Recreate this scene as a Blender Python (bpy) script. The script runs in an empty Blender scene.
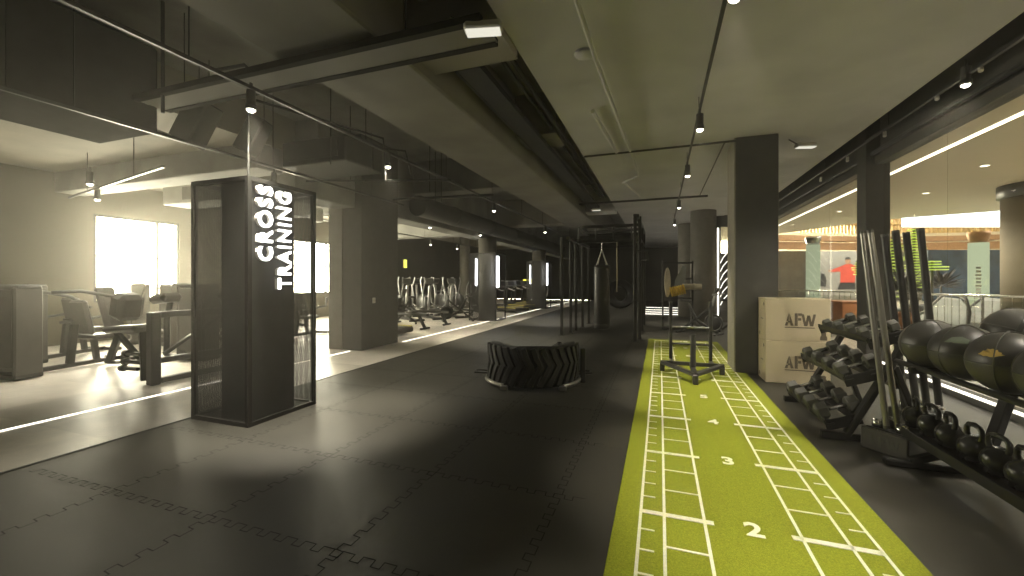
EXPO = 0.5
import bpy, bmesh, math, random
from mathutils import Vector, Matrix, Euler
random.seed(7)
SC = bpy.context.scene
COL = SC.collection
PI = math.pi
R = math.radians
V = Vector

# ------------------------------------------------------------------ materials
def mat(name, col, rough=.6, metal=0., var=.12, scale=6., bump=0., bscale=60., emit=None, estr=0., spec=.5, coat=0.):
    m = bpy.data.materials.new(name); m.use_nodes = True
    nt = m.node_tree; b = nt.nodes['Principled BSDF']
    tc = nt.nodes.new('ShaderNodeTexCoord')
    n = nt.nodes.new('ShaderNodeTexNoise'); n.inputs['Scale'].default_value = scale; n.inputs['Detail'].default_value = 4
    nt.links.new(tc.outputs['Object'], n.inputs['Vector'])
    r = nt.nodes.new('ShaderNodeValToRGB')
    r.color_ramp.elements[0].position = .3; r.color_ramp.elements[1].position = .7
    r.color_ramp.elements[0].color = tuple(max(0, c*(1-var)) for c in col)+(1,)
    r.color_ramp.elements[1].color = tuple(min(1, c*(1+var)) for c in col)+(1,)
    nt.links.new(n.outputs['Fac'], r.inputs['Fac']); nt.links.new(r.outputs['Color'], b.inputs['Base Color'])
    b.inputs['Roughness'].default_value = rough; b.inputs['Metallic'].default_value = metal
    b.inputs['Specular IOR Level'].default_value = spec
    if coat: b.inputs['Coat Weight'].default_value = coat
    if bump:
        n2 = nt.nodes.new('ShaderNodeTexNoise'); n2.inputs['Scale'].default_value = bscale; n2.inputs['Detail'].default_value = 3
        nt.links.new(tc.outputs['Object'], n2.inputs['Vector'])
        bp = nt.nodes.new('ShaderNodeBump'); bp.inputs['Strength'].default_value = bump; bp.inputs['Distance'].default_value = .01
        nt.links.new(n2.outputs['Fac'], bp.inputs['Height']); nt.links.new(bp.outputs['Normal'], b.inputs['Normal'])
    if emit:
        b.inputs['Emission Color'].default_value = tuple(emit)+(1,); b.inputs['Emission Strength'].default_value = estr
    return m

def lin(r, g, b):
    f = lambda c: (c/255/12.92) if c/255 <= .04045 else ((c/255+.055)/1.055)**2.4
    return (f(r), f(g), f(b))

M = {}
M['black_metal'] = mat('black powder coated steel', (.024,.0235,.021), .42, .3, bump=.04, bscale=200)
M['grey_metal'] = mat('dark grey steel', (.055,.055,.053), .4, .5)
M['light_metal'] = mat('silver painted steel', (.42,.42,.41), .35, .6)
M['chrome'] = mat('chrome', (.6,.6,.58), .18, 1., var=.05)
M['black_plastic'] = mat('black plastic', (.06,.058,.05), .45, 0)
M['rubber'] = mat('black rubber', (.075,.075,.062), .55, 0, bump=.15, bscale=90)
M['tire'] = mat('tire rubber', (.010,.010,.009), .5, 0, var=.3, bump=.2, bscale=60)
M['vinyl_pad'] = mat('black vinyl upholstery', (.055,.053,.047), .4, 0, bump=.1, bscale=40)
M['duct'] = mat('dark painted duct sheet', (.045,.045,.04), .6, .1, bump=.03, bscale=15)
M['duct_matte'] = mat('matt black duct lagging', (.04,.04,.036), .95, 0, spec=.05)
M['soffit'] = mat('grey soffit paint', (.26,.25,.215), .8, 0, var=.15, scale=1.3)
M['sign_core'] = mat('charcoal sign panel', (.15,.15,.15), .5, 0, spec=.4)
M['tray'] = mat('cable tray steel', (.05,.05,.045), .55, .3)
M['column_paint'] = mat('dark column paint', (.06,.058,.05), .5, 0, bump=.04, bscale=25)
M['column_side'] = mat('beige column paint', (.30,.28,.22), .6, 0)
M['column_round'] = mat('grey column render', (.15,.14,.12), .6, 0, bump=.06, bscale=20)
M['slab'] = mat('grey painted slab', (.68,.67,.66), .75, 0, var=.10, scale=1.2, bump=.08, bscale=5)
M['slab_dark'] = mat('dark painted soffit', (.24,.24,.22), .8, 0, var=.25, scale=1.5, bump=.2, bscale=8)
M['slab_light'] = mat('light grey soffit', (.34,.32,.26), .8, 0, var=.15, scale=1.3)
M['wall_dark'] = mat('dark wall paint', (.045,.043,.036), .7, 0, var=.2, scale=1.5)
M['wall_olive'] = mat('olive grey wall paint', (.12,.105,.065), .8, 0, var=.15, scale=.8)
M['header'] = mat('dark bulkhead paint', (.06,.058,.05), .6, 0)
M['white_plastic'] = mat('white plastic', (.75,.73,.66), .5, 0, var=.03)
M['plywood'] = mat('pale plywood', (.68,.58,.40), .55, 0, var=.06, scale=3, bump=.03)
M['print_dark'] = mat('stencil ink', (.16,.13,.09), .7, 0)
M['logo_yellow'] = mat('yellow print', (.55,.38,.10), .6, 0)
M['patch_green'] = mat('grey green ball patch', (.16,.19,.14), .6, 0)
M['cast_iron'] = mat('black enamel iron', (.03,.03,.028), .2, .2, bump=.05, bscale=80)
M['bar_steel'] = mat('brushed bar steel', (.26,.25,.22), .35, .8)
M['bag_leather'] = mat('black bag leather', (.03,.03,.027), .38, 0, bump=.1, bscale=30)
M['strap'] = mat('pale webbing strap', (.5,.48,.42), .7, 0)
M['yellow'] = mat('yellow foam', (.72,.48,.03), .6, 0)
M['yellow_trim'] = mat('yellow trim plastic', (.5,.42,.05), .5, 0)
M['foam_white'] = mat('off white mat foam', (.62,.57,.47), .7, 0)
M['grey_foam'] = mat('grey mat foam', (.2,.21,.2), .7, 0)
M['rope'] = mat('pale hemp rope', (.42,.36,.25), .9, 0, bump=.4, bscale=150)
M['screen'] = mat('console screen', (.02,.02,.025), .15, 0)
M['rail_steel'] = mat('stainless rail', (.5,.5,.48), .25, .9)
M['balustrade'] = mat('blue grey balustrade panel', (.17,.19,.20), .5, 0)
M['mall_wall'] = mat('cream mall plaster', (.62,.56,.44), .8, 0, var=.04)
M['mall_ceiling'] = mat('cream mall ceiling plaster', (.74,.67,.52), .85, 0, var=.03, scale=.5)
M['mall_floor'] = mat('pale mall stone floor', (.42,.40,.34), .3, 0, var=.08, scale=1.2)
M['mall_column'] = mat('beige textured column plaster', (.165,.14,.095), .8, 0, var=.05, bump=.15, bscale=40)
M['copper'] = mat('copper band', (.36,.2,.09), .4, .3)
M['wood'] = mat('honey wood slats', (.62,.42,.16), .5, 0)
M['kiosk'] = mat('orange brown timber', (.33,.13,.05), .5, 0)
M['shop_dark'] = mat('dark shopfront', (.06,.06,.055), .4, 0, var=.5, scale=2)
M['shop_blue'] = mat('deep blue hoarding', (.035,.07,.13), .5, 0, var=.3, scale=1.5)
M['poster_paper'] = mat('pale grey poster paper', (.30,.29,.26), .6, 0, var=.05)
M['print_red'] = mat('red print', (.55,.08,.05), .6, 0)
M['print_skin'] = mat('skin tone print', (.42,.24,.14), .6, 0)
M['print_black'] = mat('black print', (.03,.03,.03), .6, 0)
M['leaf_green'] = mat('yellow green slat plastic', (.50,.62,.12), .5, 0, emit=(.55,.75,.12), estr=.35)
M['planter'] = mat('dark planter', (.05,.045,.04), .5, 0)
M['turf_line'] = mat('cream turf paint', (.80,.80,.62), .85, 0, var=.08, scale=40, bump=.5, bscale=300)
M['seam'] = mat('dark mat joint', (.006,.006,.006), .9, 0)  # dark rubber joint line between the mats
M['door_frame'] = mat('dark window frame', (.03,.03,.028), .4, .4)

def emis(name, col, s):
    m = bpy.data.materials.new(name); m.use_nodes = True
    nt = m.node_tree; nt.nodes.clear()
    e = nt.nodes.new('ShaderNodeEmission'); e.inputs['Color'].default_value = tuple(col)+(1,); e.inputs['Strength'].default_value = s
    o = nt.nodes.new('ShaderNodeOutputMaterial'); nt.links.new(e.outputs[0], o.inputs[0])
    return m
M['led'] = emis('white led strip', (1,.93,.78), 4.5)
M['led_and_reflection'] = emis('floor led strip and reflection', (1,.93,.78), 2.2)
M['led_column'] = emis('column led strip', (.95,.97,1), 5.)
M['lens'] = emis('lit lamp lens', (1,.93,.75), 14.)
M['sign_letter'] = emis('lit sign letter face', (1,.98,.92), 3.2)
M['lit_diffuser'] = emis('lit emergency diffuser', (1,.96,.8), .62)
M['mall_led'] = emis('mall cove led', (1,.9,.68), 4.)
M['down'] = emis('mall downlight lens', (1,.9,.7), 6.)
M['skylight_dim'] = emis('atrium roof light', (.93,.97,1), 1.0)
M['skylight'] = emis('atrium skylight', (.93,.97,1), 3.2)
M['lit_green'] = emis('lit exit lens', (.85,.8,.1), 1.6)
M['lit_col'] = emis('lit mall column panel', (.78,.86,.55), .62)
M['lit_panel'] = emis('lit neon tube', (1,.95,.82), 1.7)

def glass_mat():
    m = bpy.data.materials.new('clear shop glass'); m.use_nodes = True
    nt = m.node_tree; nt.nodes.clear()
    t = nt.nodes.new('ShaderNodeBsdfTransparent'); t.inputs['Color'].default_value = (.93,.94,.92,1)
    g = nt.nodes.new('ShaderNodeBsdfGlossy'); g.inputs['Roughness'].default_value = .02; g.inputs['Color'].default_value = (.16,.16,.16,1)
    fr = nt.nodes.new('ShaderNodeFresnel'); fr.inputs['IOR'].default_value = 1.45
    mx = nt.nodes.new('ShaderNodeMixShader'); o = nt.nodes.new('ShaderNodeOutputMaterial')
    ge = nt.nodes.new('ShaderNodeNewGeometry'); mr = nt.nodes.new('ShaderNodeMapRange'); mr.inputs['To Min'].default_value = 1.45; mr.inputs['To Max'].default_value = 1/1.45
    nt.links.new(ge.outputs['Backfacing'], mr.inputs['Value']); nt.links.new(mr.outputs[0], fr.inputs['IOR'])
    nt.links.new(fr.outputs[0], mx.inputs[0]); nt.links.new(t.outputs[0], mx.inputs[1]); nt.links.new(g.outputs[0], mx.inputs[2])
    nt.links.new(mx.outputs[0], o.inputs[0])
    return m
M['glass'] = glass_mat()

def mesh_mat():          # fine perforated metal: tiny holes let a share of the light straight through
    m = bpy.data.materials.new('fine perforated black mesh'); m.use_nodes = True
    nt = m.node_tree; b = nt.nodes['Principled BSDF']
    b.inputs['Base Color'].default_value = (.05,.05,.048,1); b.inputs['Roughness'].default_value = .5; b.inputs['Metallic'].default_value = .3
    tc = nt.nodes.new('ShaderNodeTexCoord'); sx = nt.nodes.new('ShaderNodeSeparateXYZ')
    nt.links.new(tc.outputs['Object'], sx.inputs[0])
    def math_(op, a, bb=None):
        n = nt.nodes.new('ShaderNodeMath'); n.operation = op
        for i, x in enumerate((a, bb)):
            if x is None: continue
            if isinstance(x, (int, float)): n.inputs[i].default_value = x
            else: nt.links.new(x, n.inputs[i])
        return n.outputs[0]
    h = math_('ADD', sx.outputs['X'], sx.outputs['Y'])
    P_ = .007
    def cell(x): return math_('ABSOLUTE', math_('SUBTRACT', math_('FRACT', math_('DIVIDE', x, P_)), .5))
    u, v = cell(h), cell(sx.outputs['Z'])
    d = math_('MAXIMUM', u, v)
    hole = math_('LESS_THAN', d, .36)
    t = nt.nodes.new('ShaderNodeBsdfTransparent'); mx = nt.nodes.new('ShaderNodeMixShader')
    nt.links.new(hole, mx.inputs[0]); nt.links.new(b.outputs[0], mx.inputs[1]); nt.links.new(t.outputs[0], mx.inputs[2])
    nt.links.new(mx.outputs[0], nt.nodes['Material Output'].inputs[0])
    return m
M['mesh'] = mesh_mat()

def tile_mat(name, col, size, offx, offy, rough, var, bump, stain=.25):
    m = mat(name, col, rough, 0, var=var, scale=.9, bump=bump, bscale=220)
    nt = m.node_tree; b = nt.nodes['Principled BSDF']
    ramp = [n for n in nt.nodes if n.type == 'VALTORGB'][0]
    tc = [n for n in nt.nodes if n.type == 'TEX_COORD'][0]
    mp = nt.nodes.new('ShaderNodeMapping'); mp.inputs['Location'].default_value = (offx, offy, 0); mp.inputs['Scale'].default_value = (1/size,)*3
    nt.links.new(tc.outputs['Object'], mp.inputs[0])
    fl = nt.nodes.new('ShaderNodeVectorMath'); fl.operation = 'FLOOR'; nt.links.new(mp.outputs[0], fl.inputs[0])
    wn = nt.nodes.new('ShaderNodeTexWhiteNoise'); nt.links.new(fl.outputs[0], wn.inputs['Vector'])
    mr = nt.nodes.new('ShaderNodeMapRange'); mr.inputs['To Min'].default_value = .86; mr.inputs['To Max'].default_value = 1.14
    nt.links.new(wn.outputs['Value'], mr.inputs['Value'])
    mul = nt.nodes.new('ShaderNodeVectorMath'); mul.operation = 'SCALE'
    nt.links.new(ramp.outputs['Color'], mul.inputs[0]); nt.links.new(mr.outputs[0], mul.inputs['Scale'])
    # worn, dusty patches and scuffs
    n3 = nt.nodes.new('ShaderNodeTexNoise'); n3.inputs['Scale'].default_value = 3.2; n3.inputs['Detail'].default_value = 8; n3.inputs['Roughness'].default_value = .7
    nt.links.new(tc.outputs['Object'], n3.inputs['Vector'])
    r3 = nt.nodes.new('ShaderNodeMapRange'); r3.inputs['From Min'].default_value = .35; r3.inputs['From Max'].default_value = .7
    r3.inputs['To Min'].default_value = 1-stain; r3.inputs['To Max'].default_value = 1+stain
    nt.links.new(n3.outputs['Fac'], r3.inputs['Value'])
    m2 = nt.nodes.new('ShaderNodeVectorMath'); m2.operation = 'SCALE'
    nt.links.new(mul.outputs[0], m2.inputs[0]); nt.links.new(r3.outputs[0], m2.inputs['Scale'])
    nt.links.new(m2.outputs[0], b.inputs['Base Color'])
    rr = nt.nodes.new('ShaderNodeMapRange'); rr.inputs['To Min'].default_value = rough-.08; rr.inputs['To Max'].default_value = rough+.12
    nt.links.new(n3.outputs['Fac'], rr.inputs['Value']); nt.links.new(rr.outputs[0], b.inputs['Roughness'])
    return m
M['mat_floor'] = tile_mat('rubber puzzle mat', (.038,.036,.028), 1., .67, .18, .46, .10, .25)
M['vinyl_floor'] = tile_mat('grey vinyl floor', (.62,.58,.50), 1.2, 0, 0, .36, .08, .05, .12)

def turf_mat():
    m = mat('green turf', (.2,.3,.02), .9, 0, bump=.9, bscale=260)
    nt = m.node_tree; b = nt.nodes['Principled BSDF']
    tc = [n for n in nt.nodes if n.type == 'TEX_COORD'][0]
    n = nt.nodes.new('ShaderNodeTexNoise'); n.inputs['Scale'].default_value = 110; n.inputs['Detail'].default_value = 6; n.inputs['Roughness'].default_value = .8
    nt.links.new(tc.outputs['Object'], n.inputs['Vector'])
    r = nt.nodes.new('ShaderNodeValToRGB')
    r.color_ramp.elements[0].position = .28; r.color_ramp.elements[0].color = (.16,.19,.012,1)
    r.color_ramp.elements[1].position = .72; r.color_ramp.elements[1].color = (.42,.46,.04,1)
    nt.links.new(n.outputs['Fac'], r.inputs['Fac']); nt.links.new(r.outputs[0], b.inputs['Base Color'])
    b.inputs['Specular IOR Level'].default_value = .2
    return m
M['turf'] = turf_mat()

# ------------------------------------------------------------------ mesh builder
class MB:
    def __init__(s): s.v = []; s.f = []; s.sm = []; s.mi = []; s.cur = 0
    def add(s, vs, fs, smooth=False, mtx=None):
        o = len(s.v)
        for p in vs:
            p = V(p)
            if mtx is not None: p = mtx @ p
            s.v.append(p)
        for q in fs: s.f.append([i+o for i in q]); s.sm.append(smooth); s.mi.append(s.cur)
        return s
    def box(s, c, d, rot=(0,0,0), bev=0.):
        hx, hy, hz = d[0]/2, d[1]/2, d[2]/2
        mt = Matrix.Translation(V(c)) @ (rot.to_4x4() if isinstance(rot, Matrix) else Euler(rot).to_matrix().to_4x4())
        if bev <= 0:
            vs = [(x,y,z) for x in (-hx,hx) for y in (-hy,hy) for z in (-hz,hz)]
            fs = [(0,1,3,2),(4,6,7,5),(0,4,5,1),(2,3,7,6),(0,2,6,4),(1,5,7,3)]
            return s.add(vs, fs, False, mt)
        b = min(bev, .49*min(d)); vs = []; ix = {}
        for sx in (-1,1):
            for sy in (-1,1):
                for sz in (-1,1):
                    for a in range(3):
                        p = [sx*(hx-b), sy*(hy-b), sz*(hz-b)]
                        p[a] = (sx*hx, sy*hy, sz*hz)[a]
                        ix[(sx,sy,sz,a)] = len(vs); vs.append(tuple(p))
        fs = []
        for a in range(3):
            o1, o2 = [(1,2),(2,0),(0,1)][a]
            for sg in (-1,1):
                q = []
                for (p1,p2) in ((-1,-1),(1,-1),(1,1),(-1,1)):
                    k = [0,0,0]; k[a] = sg; k[o1] = p1; k[o2] = p2; q.append(ix[(k[0],k[1],k[2],a)])
                fs.append(q if sg > 0 else q[::-1])
        for a in range(3):
            b1, b2 = [(1,2),(2,0),(0,1)][a]
            for p1 in (-1,1):
                for p2 in (-1,1):
                    q = []
                    for sg, ax in ((-1,b1),(1,b1),(1,b2),(-1,b2)):
                        k = [0,0,0]; k[a] = sg; k[b1] = p1; k[b2] = p2; q.append(ix[(k[0],k[1],k[2],ax)])
                    fs.append(q)
        for sx in (-1,1):
            for sy in (-1,1):
                for sz in (-1,1): fs.append([ix[(sx,sy,sz,a)] for a in range(3)])
        return s.add(vs, fs, False, mt)
    def tube(s, pts, r, n=10, closed=False, cap=True):
        pts = [V(p) for p in pts]; N = len(pts)
        rs = r if isinstance(r, (list, tuple)) else [r]*N
        tang = []
        for i in range(N):
            a = pts[(i-1) % N] if (i > 0 or closed) else pts[i]
            b = pts[(i+1) % N] if (i < N-1 or closed) else pts[i]
            tang.append((b-a).normalized())
        up = V((0,0,1)) if abs(tang[0].z) < .9 else V((1,0,0))
        nrm = (up - tang[0]*up.dot(tang[0])).normalized()
        vs = []; fs = []
        for i in range(N):
            nrm = (nrm - tang[i]*nrm.dot(tang[i])).normalized()
            bn = tang[i].cross(nrm)
            for k in range(n):
                a = 2*PI*k/n
                vs.append(pts[i] + (nrm*math.cos(a) + bn*math.sin(a))*rs[i])
        for i in range(N if closed else N-1):
            j = (i+1) % N
            for k in range(n): fs.append((i*n+k, i*n+(k+1) % n, j*n+(k+1) % n, j*n+k))
        s.add(vs, fs, True)
        if cap and not closed:
            s.add(vs[:n], [tuple(range(n))[::-1]]); s.add(vs[-n:], [tuple(range(n))])
        return s
    def bar(s, p0, p1, w, h=None, bev=0., roll=0.):          # rectangular section between two points
        p0, p1 = V(p0), V(p1); d = p1-p0; L = d.length
        q = d.to_track_quat('Z', 'Y').to_matrix() @ Matrix.Rotation(roll, 3, 'Z')
        return s.box((p0+p1)/2, (w, h or w, L), q, bev)
    def lathe(s, prof, n=24, mtx=None, closed=False, smooth=True):
        vs = []; fs = []
        for (r, z) in prof:
            for k in range(n): vs.append((r*math.cos(2*PI*k/n), r*math.sin(2*PI*k/n), z))
        m = len(prof)
        for i in range(m if closed else m-1):
            j = (i+1) % m
            for k in range(n): fs.append((i*n+k, i*n+(k+1) % n, j*n+(k+1) % n, j*n+k))
        if not closed:
            fs.append(tuple(range(n))[::-1]); fs.append(tuple((m-1)*n+k for k in range(n)))
        s.add(vs, fs, smooth, mtx); return s
    def cyl(s, p0, p1, r, r1=None, n=18):
        p0, p1 = V(p0), V(p1); r1 = r if r1 is None else r1
        q = (p1-p0).to_track_quat('Z', 'Y').to_matrix().to_4x4(); L = (p1-p0).length
        mt = Matrix.Translation(p0) @ q
        vs = [(rr*math.cos(2*PI*k/n), rr*math.sin(2*PI*k/n), z) for rr, z in ((r,0),(r1,L)) for k in range(n)]
        s.add(vs, [(k, (k+1) % n, n+(k+1) % n, n+k) for k in range(n)], True, mt)
        s.add(vs[:n], [tuple(range(n))[::-1]], False, mt); s.add(vs[n:], [tuple(range(n))], False, mt)
        return s
    def ball(s, c, r, sc=(1,1,1), n=24, m=14, mtx=None):
        prof = [(max(1e-4, math.sin(PI*i/m)), -math.cos(PI*i/m)) for i in range(m+1)]
        mt = Matrix.Translation(V(c)) @ (mtx or Matrix()) @ Matrix.Diagonal((r*sc[0], r*sc[1], r*sc[2], 1))
        return s.lathe(prof, n, mt)
    def prism(s, pts, d, mtx=None):              # polygon in local xy, extruded to z=d
        n = len(pts)
        vs = [(x,y,0) for x,y in pts]+[(x,y,d) for x,y in pts]
        fs = [tuple(range(n))[::-1], tuple(range(n,2*n))]+[(k,(k+1) % n,n+(k+1) % n,n+k) for k in range(n)]
        return s.add(vs, fs, False, mtx)
    def torus(s, c, R_, r, mtx=None, n=28, m=10, a0=0, a1=2*PI):
        full = abs(a1-a0-2*PI) < 1e-6
        pts = [V((R_*math.cos(a0+(a1-a0)*k/n), R_*math.sin(a0+(a1-a0)*k/n), 0)) for k in range(n if full else n+1)]
        mt = Matrix.Translation(V(c)) @ (mtx or Matrix())
        return s.tube([mt @ p for p in pts], r, m, closed=full)
    def build(s, name, m, parent=None, loc=None):
        me = bpy.data.meshes.new(name)
        me.from_pydata([tuple(p) for p in s.v], [], s.f)
        me.polygons.foreach_set('use_smooth', s.sm); me.polygons.foreach_set('material_index', s.mi)
        for x in (m if isinstance(m, (list, tuple)) else [m]): me.materials.append(M[x] if isinstance(x, str) else x)
        bm = bmesh.new(); bm.from_mesh(me); bmesh.ops.recalc_face_normals(bm, faces=bm.faces); bm.to_mesh(me); bm.free()
        me.update()
        o = bpy.data.objects.new(name, me); COL.objects.link(o)
        if parent: o.parent = parent
        if loc: o.location = loc
        return o

def text_mb(body, size, depth, bold=0., mtx=None, space=1.):
    cu = bpy.data.curves.new('t', 'FONT'); cu.body = body; cu.size = size; cu.extrude = depth/2; cu.offset = bold
    cu.align_x = 'CENTER'; cu.align_y = 'CENTER'; cu.space_character = space; cu.resolution_u = 5
    ob = bpy.data.objects.new('t', cu); COL.objects.link(ob)
    bpy.context.view_layer.update()
    me = bpy.data.meshes.new_from_object(ob.evaluated_get(bpy.context.evaluated_depsgraph_get()))
    mb = MB()
    mb.add([v.co.copy() for v in me.vertices], [tuple(p.vertices) for p in me.polygons], False, mtx)
    bpy.data.objects.remove(ob); bpy.data.curves.remove(cu); bpy.data.meshes.remove(me)
    return mb

def tag(o, label=None, cat=None, group=None, kind=None):
    if label: o['label'] = label
    if cat: o['category'] = cat
    if group: o['group'] = group
    if kind: o['kind'] = kind
    return o
def thing(name, label, cat, loc=(0,0,0), rz=0., group=None):
    o = bpy.data.objects.new(name, None); COL.objects.link(o)
    o.empty_display_size = .1; o.location = loc; o.rotation_euler = (0,0,rz)
    return tag(o, label, cat, group)
def dup(root, label, loc, rz=0., group=None, rot=None):
    c = root.copy(); COL.objects.link(c); c.location = loc; c.rotation_euler = rot or (0,0,rz); c['label'] = label
    if group: c['group'] = group
    for ch in list(root.children):
        d = ch.copy(); COL.objects.link(d); d.parent = c
        for g in list(ch.children):
            e = g.copy(); COL.objects.link(e); e.parent = d
    return c
def struct(name, mb, m, parent=None):
    return tag(mb.build(name, m, parent), kind='structure')
def sbox(name, x0, x1, y0, y1, z0, z1, m, bev=0.):
    return struct(name, MB().box(((x0+x1)/2,(y0+y1)/2,(z0+z1)/2), (x1-x0,y1-y0,z1-z0), bev=bev), m)
def put(o, loc, rot=(0,0,0)): o.location = loc; o.rotation_euler = rot; return o

# ================================================================== CAMERA
TH = math.atan(148/415)
cam = bpy.data.cameras.new('camera'); cam.sensor_width = 36; cam.lens = 415/1024*36; cam.shift_y = -8/1024; cam.clip_end = 200
co = bpy.data.objects.new('camera', cam); COL.objects.link(co); co.location = (0,0,1.5); co.rotation_euler = (PI/2,0,TH)
SC.camera = co
SC.view_settings.view_transform = 'Standard'; SC.view_settings.look = 'None'
SC.view_settings.exposure = EXPO; SC.view_settings.gamma = 1; SC.view_settings.use_curve_mapping = False
SC.cycles.max_bounces = 7; SC.cycles.diffuse_bounces = 4; SC.cycles.glossy_bounces = 3; SC.cycles.transparent_max_bounces = 12
SC.cycles.sample_clamp_indirect = 4; SC.cycles.caustics_reflective = False; SC.cycles.caustics_refractive = False

# world: bright overcast sky, seen only through the far left windows
w = bpy.data.worlds.new('daylight'); SC.world = w; w.use_nodes = True
wb = w.node_tree.nodes['Background']; wb.inputs['Color'].default_value = (1,.90,.68,1); wb.inputs['Strength'].default_value = 48.

sun = bpy.data.lights.new('low_sun','SUN'); sun.energy = 5; sun.angle = R(3); sun.color = (1,.86,.6)
so = bpy.data.objects.new('low_sun', sun); COL.objects.link(so); so.rotation_euler = V((1,-.28,-.36)).to_track_quat('-Z','Y').to_euler()
# ================================================================== SETTING
XL, XR, XJ, YB, YF = -13., 3.6, 1.95, 31., -4.
sbox('floor', -4.8, XR+.2, YF, YB, -.2, 0, 'mat_floor')
sbox('floor.001', XL-.2, -4.8, YF, YB, -.2, -.004, 'vinyl_floor')
sbox('floor.002', XR+.2, 30, YF, 48, -.2, -.002, 'mall_floor')
sbox('floor.003', XJ+.1, XR+.2, 16.6, 48, -.2, .002, 'mall_floor')
# mat edge ramp
struct('trim_1', MB().prism([(-4.86,-.004),(-4.8,-.004),(-4.8,.006)], YB-YF, Matrix(((1,0,0,0),(0,0,-1,YB),(0,1,0,0),(0,0,0,1)))), 'rubber')

# interlocking joints of the puzzle mats (thin sunken dark line)
def joint(mb, fixed, a0, a1, axis, first=0):
    L, A = .135, .026
    pts = []; n = int((a1-a0)/L)
    for i in range(n):
        b = a0+i*L
        for t, o in ((.02,-1),(.44,-1),(.36,1),(.94,1)):        # dovetail fingers: wider at their tips
            pts.append((b+(t+(.06 if o > 0 else 0))*L*.98, o*A))
    hw = .0035
    for (p, q) in zip(pts, pts[1:]):
        d = V((q[0]-p[0], q[1]-p[1])); l = d.length
        if l < 1e-5: continue
        d /= l; nn = V((-d.y, d.x))*hw; p2 = V(p)-d*hw; q2 = V(q)+d*hw
        quad = [p2+nn, q2+nn, q2-nn, p2-nn]
        vs = [((x, fixed+y, .0012) if axis == 'x' else (fixed+y, x, .0012)) for x, y in quad]
        mb.add(vs, [(0,1,2,3)])
jm = MB()
for x in (-3.67,-2.67,-1.67,-.67): joint(jm, x, -.18, 10.9, 'y')
for k in range(11): joint(jm, .82+k, -4.67, -.4, 'x')
struct('trim_2', jm, 'seam')

# walls and windows (left)
WIN = [(6.1, 8.02, 0.95, 3.12), (11.75, 14.1, .95, 3.05)]
y = YF; wl = MB()
for (a, b, z0, z1) in WIN:
    wl.box((XL-.1,(y+a)/2,2.3),(.2,a-y,4.6)); wl.box((XL-.1,(a+b)/2,z0/2),(.2,b-a,z0)); wl.box((XL-.1,(a+b)/2,(z1+4.6)/2),(.2,b-a,4.6-z1)); y = b
wl.box((XL-.1,(y+16)/2,2.3),(.2,16-y,4.6))
struct('wall_left', wl, 'wall_olive')
sbox('wall_left.001', XL-.2, XL, 16, YB, 0, 4.6, 'wall_dark')
for i, (a, b, z0, z1) in enumerate(WIN):
    f = MB()
    for yy in (a, b): f.box((XL-.08, yy+(.03 if yy == a else -.03), (z0+z1)/2), (.14,.06,z1-z0))
    for zz in (z0+.03, z1-.03): f.box((XL-.08,(a+b)/2,zz),(.14,b-a,.06))
    ym = a+(b-a)*.72 if i == 0 else a+(b-a)*.5
    f.box((XL-.08,ym,(z0+z1)/2),(.1,.07,z1-z0)); f.box((XL-.08,(a+b)/2,z0+(z1-z0)*.53),(.06,b-a,.03))
    if i: f.box((XL-.08,a+(b-a)*.8,(z0+z1)/2),(.1,.05,z1-z0))
    o = struct('window_%d' % (i+1), f, 'door_frame')
    g = MB().box((XL-.08,(a+b)/2,(z0+z1)/2),(.006,b-a-.1,z1-z0-.1)).build('window_pane','glass',o)
    L = bpy.data.lights.new('window_portal','AREA'); L.shape = 'RECTANGLE'; L.size = b-a; L.size_y = z1-z0; L.cycles.is_portal = True
    lo = bpy.data.objects.new('window_portal', L); COL.objects.link(lo); lo.location = (XL-.22,(a+b)/2,(z0+z1)/2); lo.rotation_euler = (0,-PI/2,0)
sbox('wall_back', XL-.2, XJ+.2, YB, YB+.2, 0, 4.6, 'wall_dark')
sbox('wall_front', XL-.2, 30, YF-.2, YF, 0, 7.2, 'wall_dark')

# ceiling: light slab over the turf, dark high bay over the mats, lower slab by the windows
sbox('ceiling', -1.35, 2.95, YF, 16.4, 3.8, 4.6, 'slab', .012)
sbox('ceiling.001', -1.35, XJ+.2, 16.4, YB, 3.8, 4.6, 'slab')
sbox('ceiling.002', XL-.2, XR+.4, YF-.2, YB+.2, 4.6, 4.8, 'slab_dark')
sbox('ceiling.003', XL-.2, -6.7, YF, YB, 3.95, 4.6, 'slab_light')
sbox('ceiling.004', -3.42, -2.3, YF, 24, 3.6, 4.6, 'soffit', .02)           # wide soffit beam
sbox('ceiling.005', -6.72, -6.12, 6.2, YB, 3.04, 4.6, 'slab_dark', .02)           # deep beam along the columns
sbox('ceiling.006', -2.3, -1.35, 13.6, 14.2, 3.7, 4.6, 'slab')
sbox('ceiling.016', -2.3, -1.35, 3.38, 3.95, 3.72, 4.6, 'slab_light')
sbox('ceiling.017', -1.82, -1.35, YF, 2.9, 3.74, 4.6, 'soffit')
sbox('ceiling.018', -2.3, -1.6, 6.6, 7.3, 3.9, 4.6, 'soffit')
sbox('ceiling.007', XL, -6.72, 5.4, 5.95, 3.5, 3.96, 'slab_dark', .02)
sbox('ceiling.008', XL, -6.72, 9.6, 10.1, 3.45, 3.96, 'slab_dark', .02)
sbox('ceiling.009', XL, -6.72, 15.5, 16.1, 3.35, 3.96, 'slab_dark', .02)
sbox('ceiling.010', -6.12, -3.42, 9.4, 9.9, 3.75, 4.6, 'slab_dark', .02)
sbox('ceiling.011', -6.12, -3.42, 15.2, 15.9, 3.6, 4.6, 'slab_light', .02)

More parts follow.
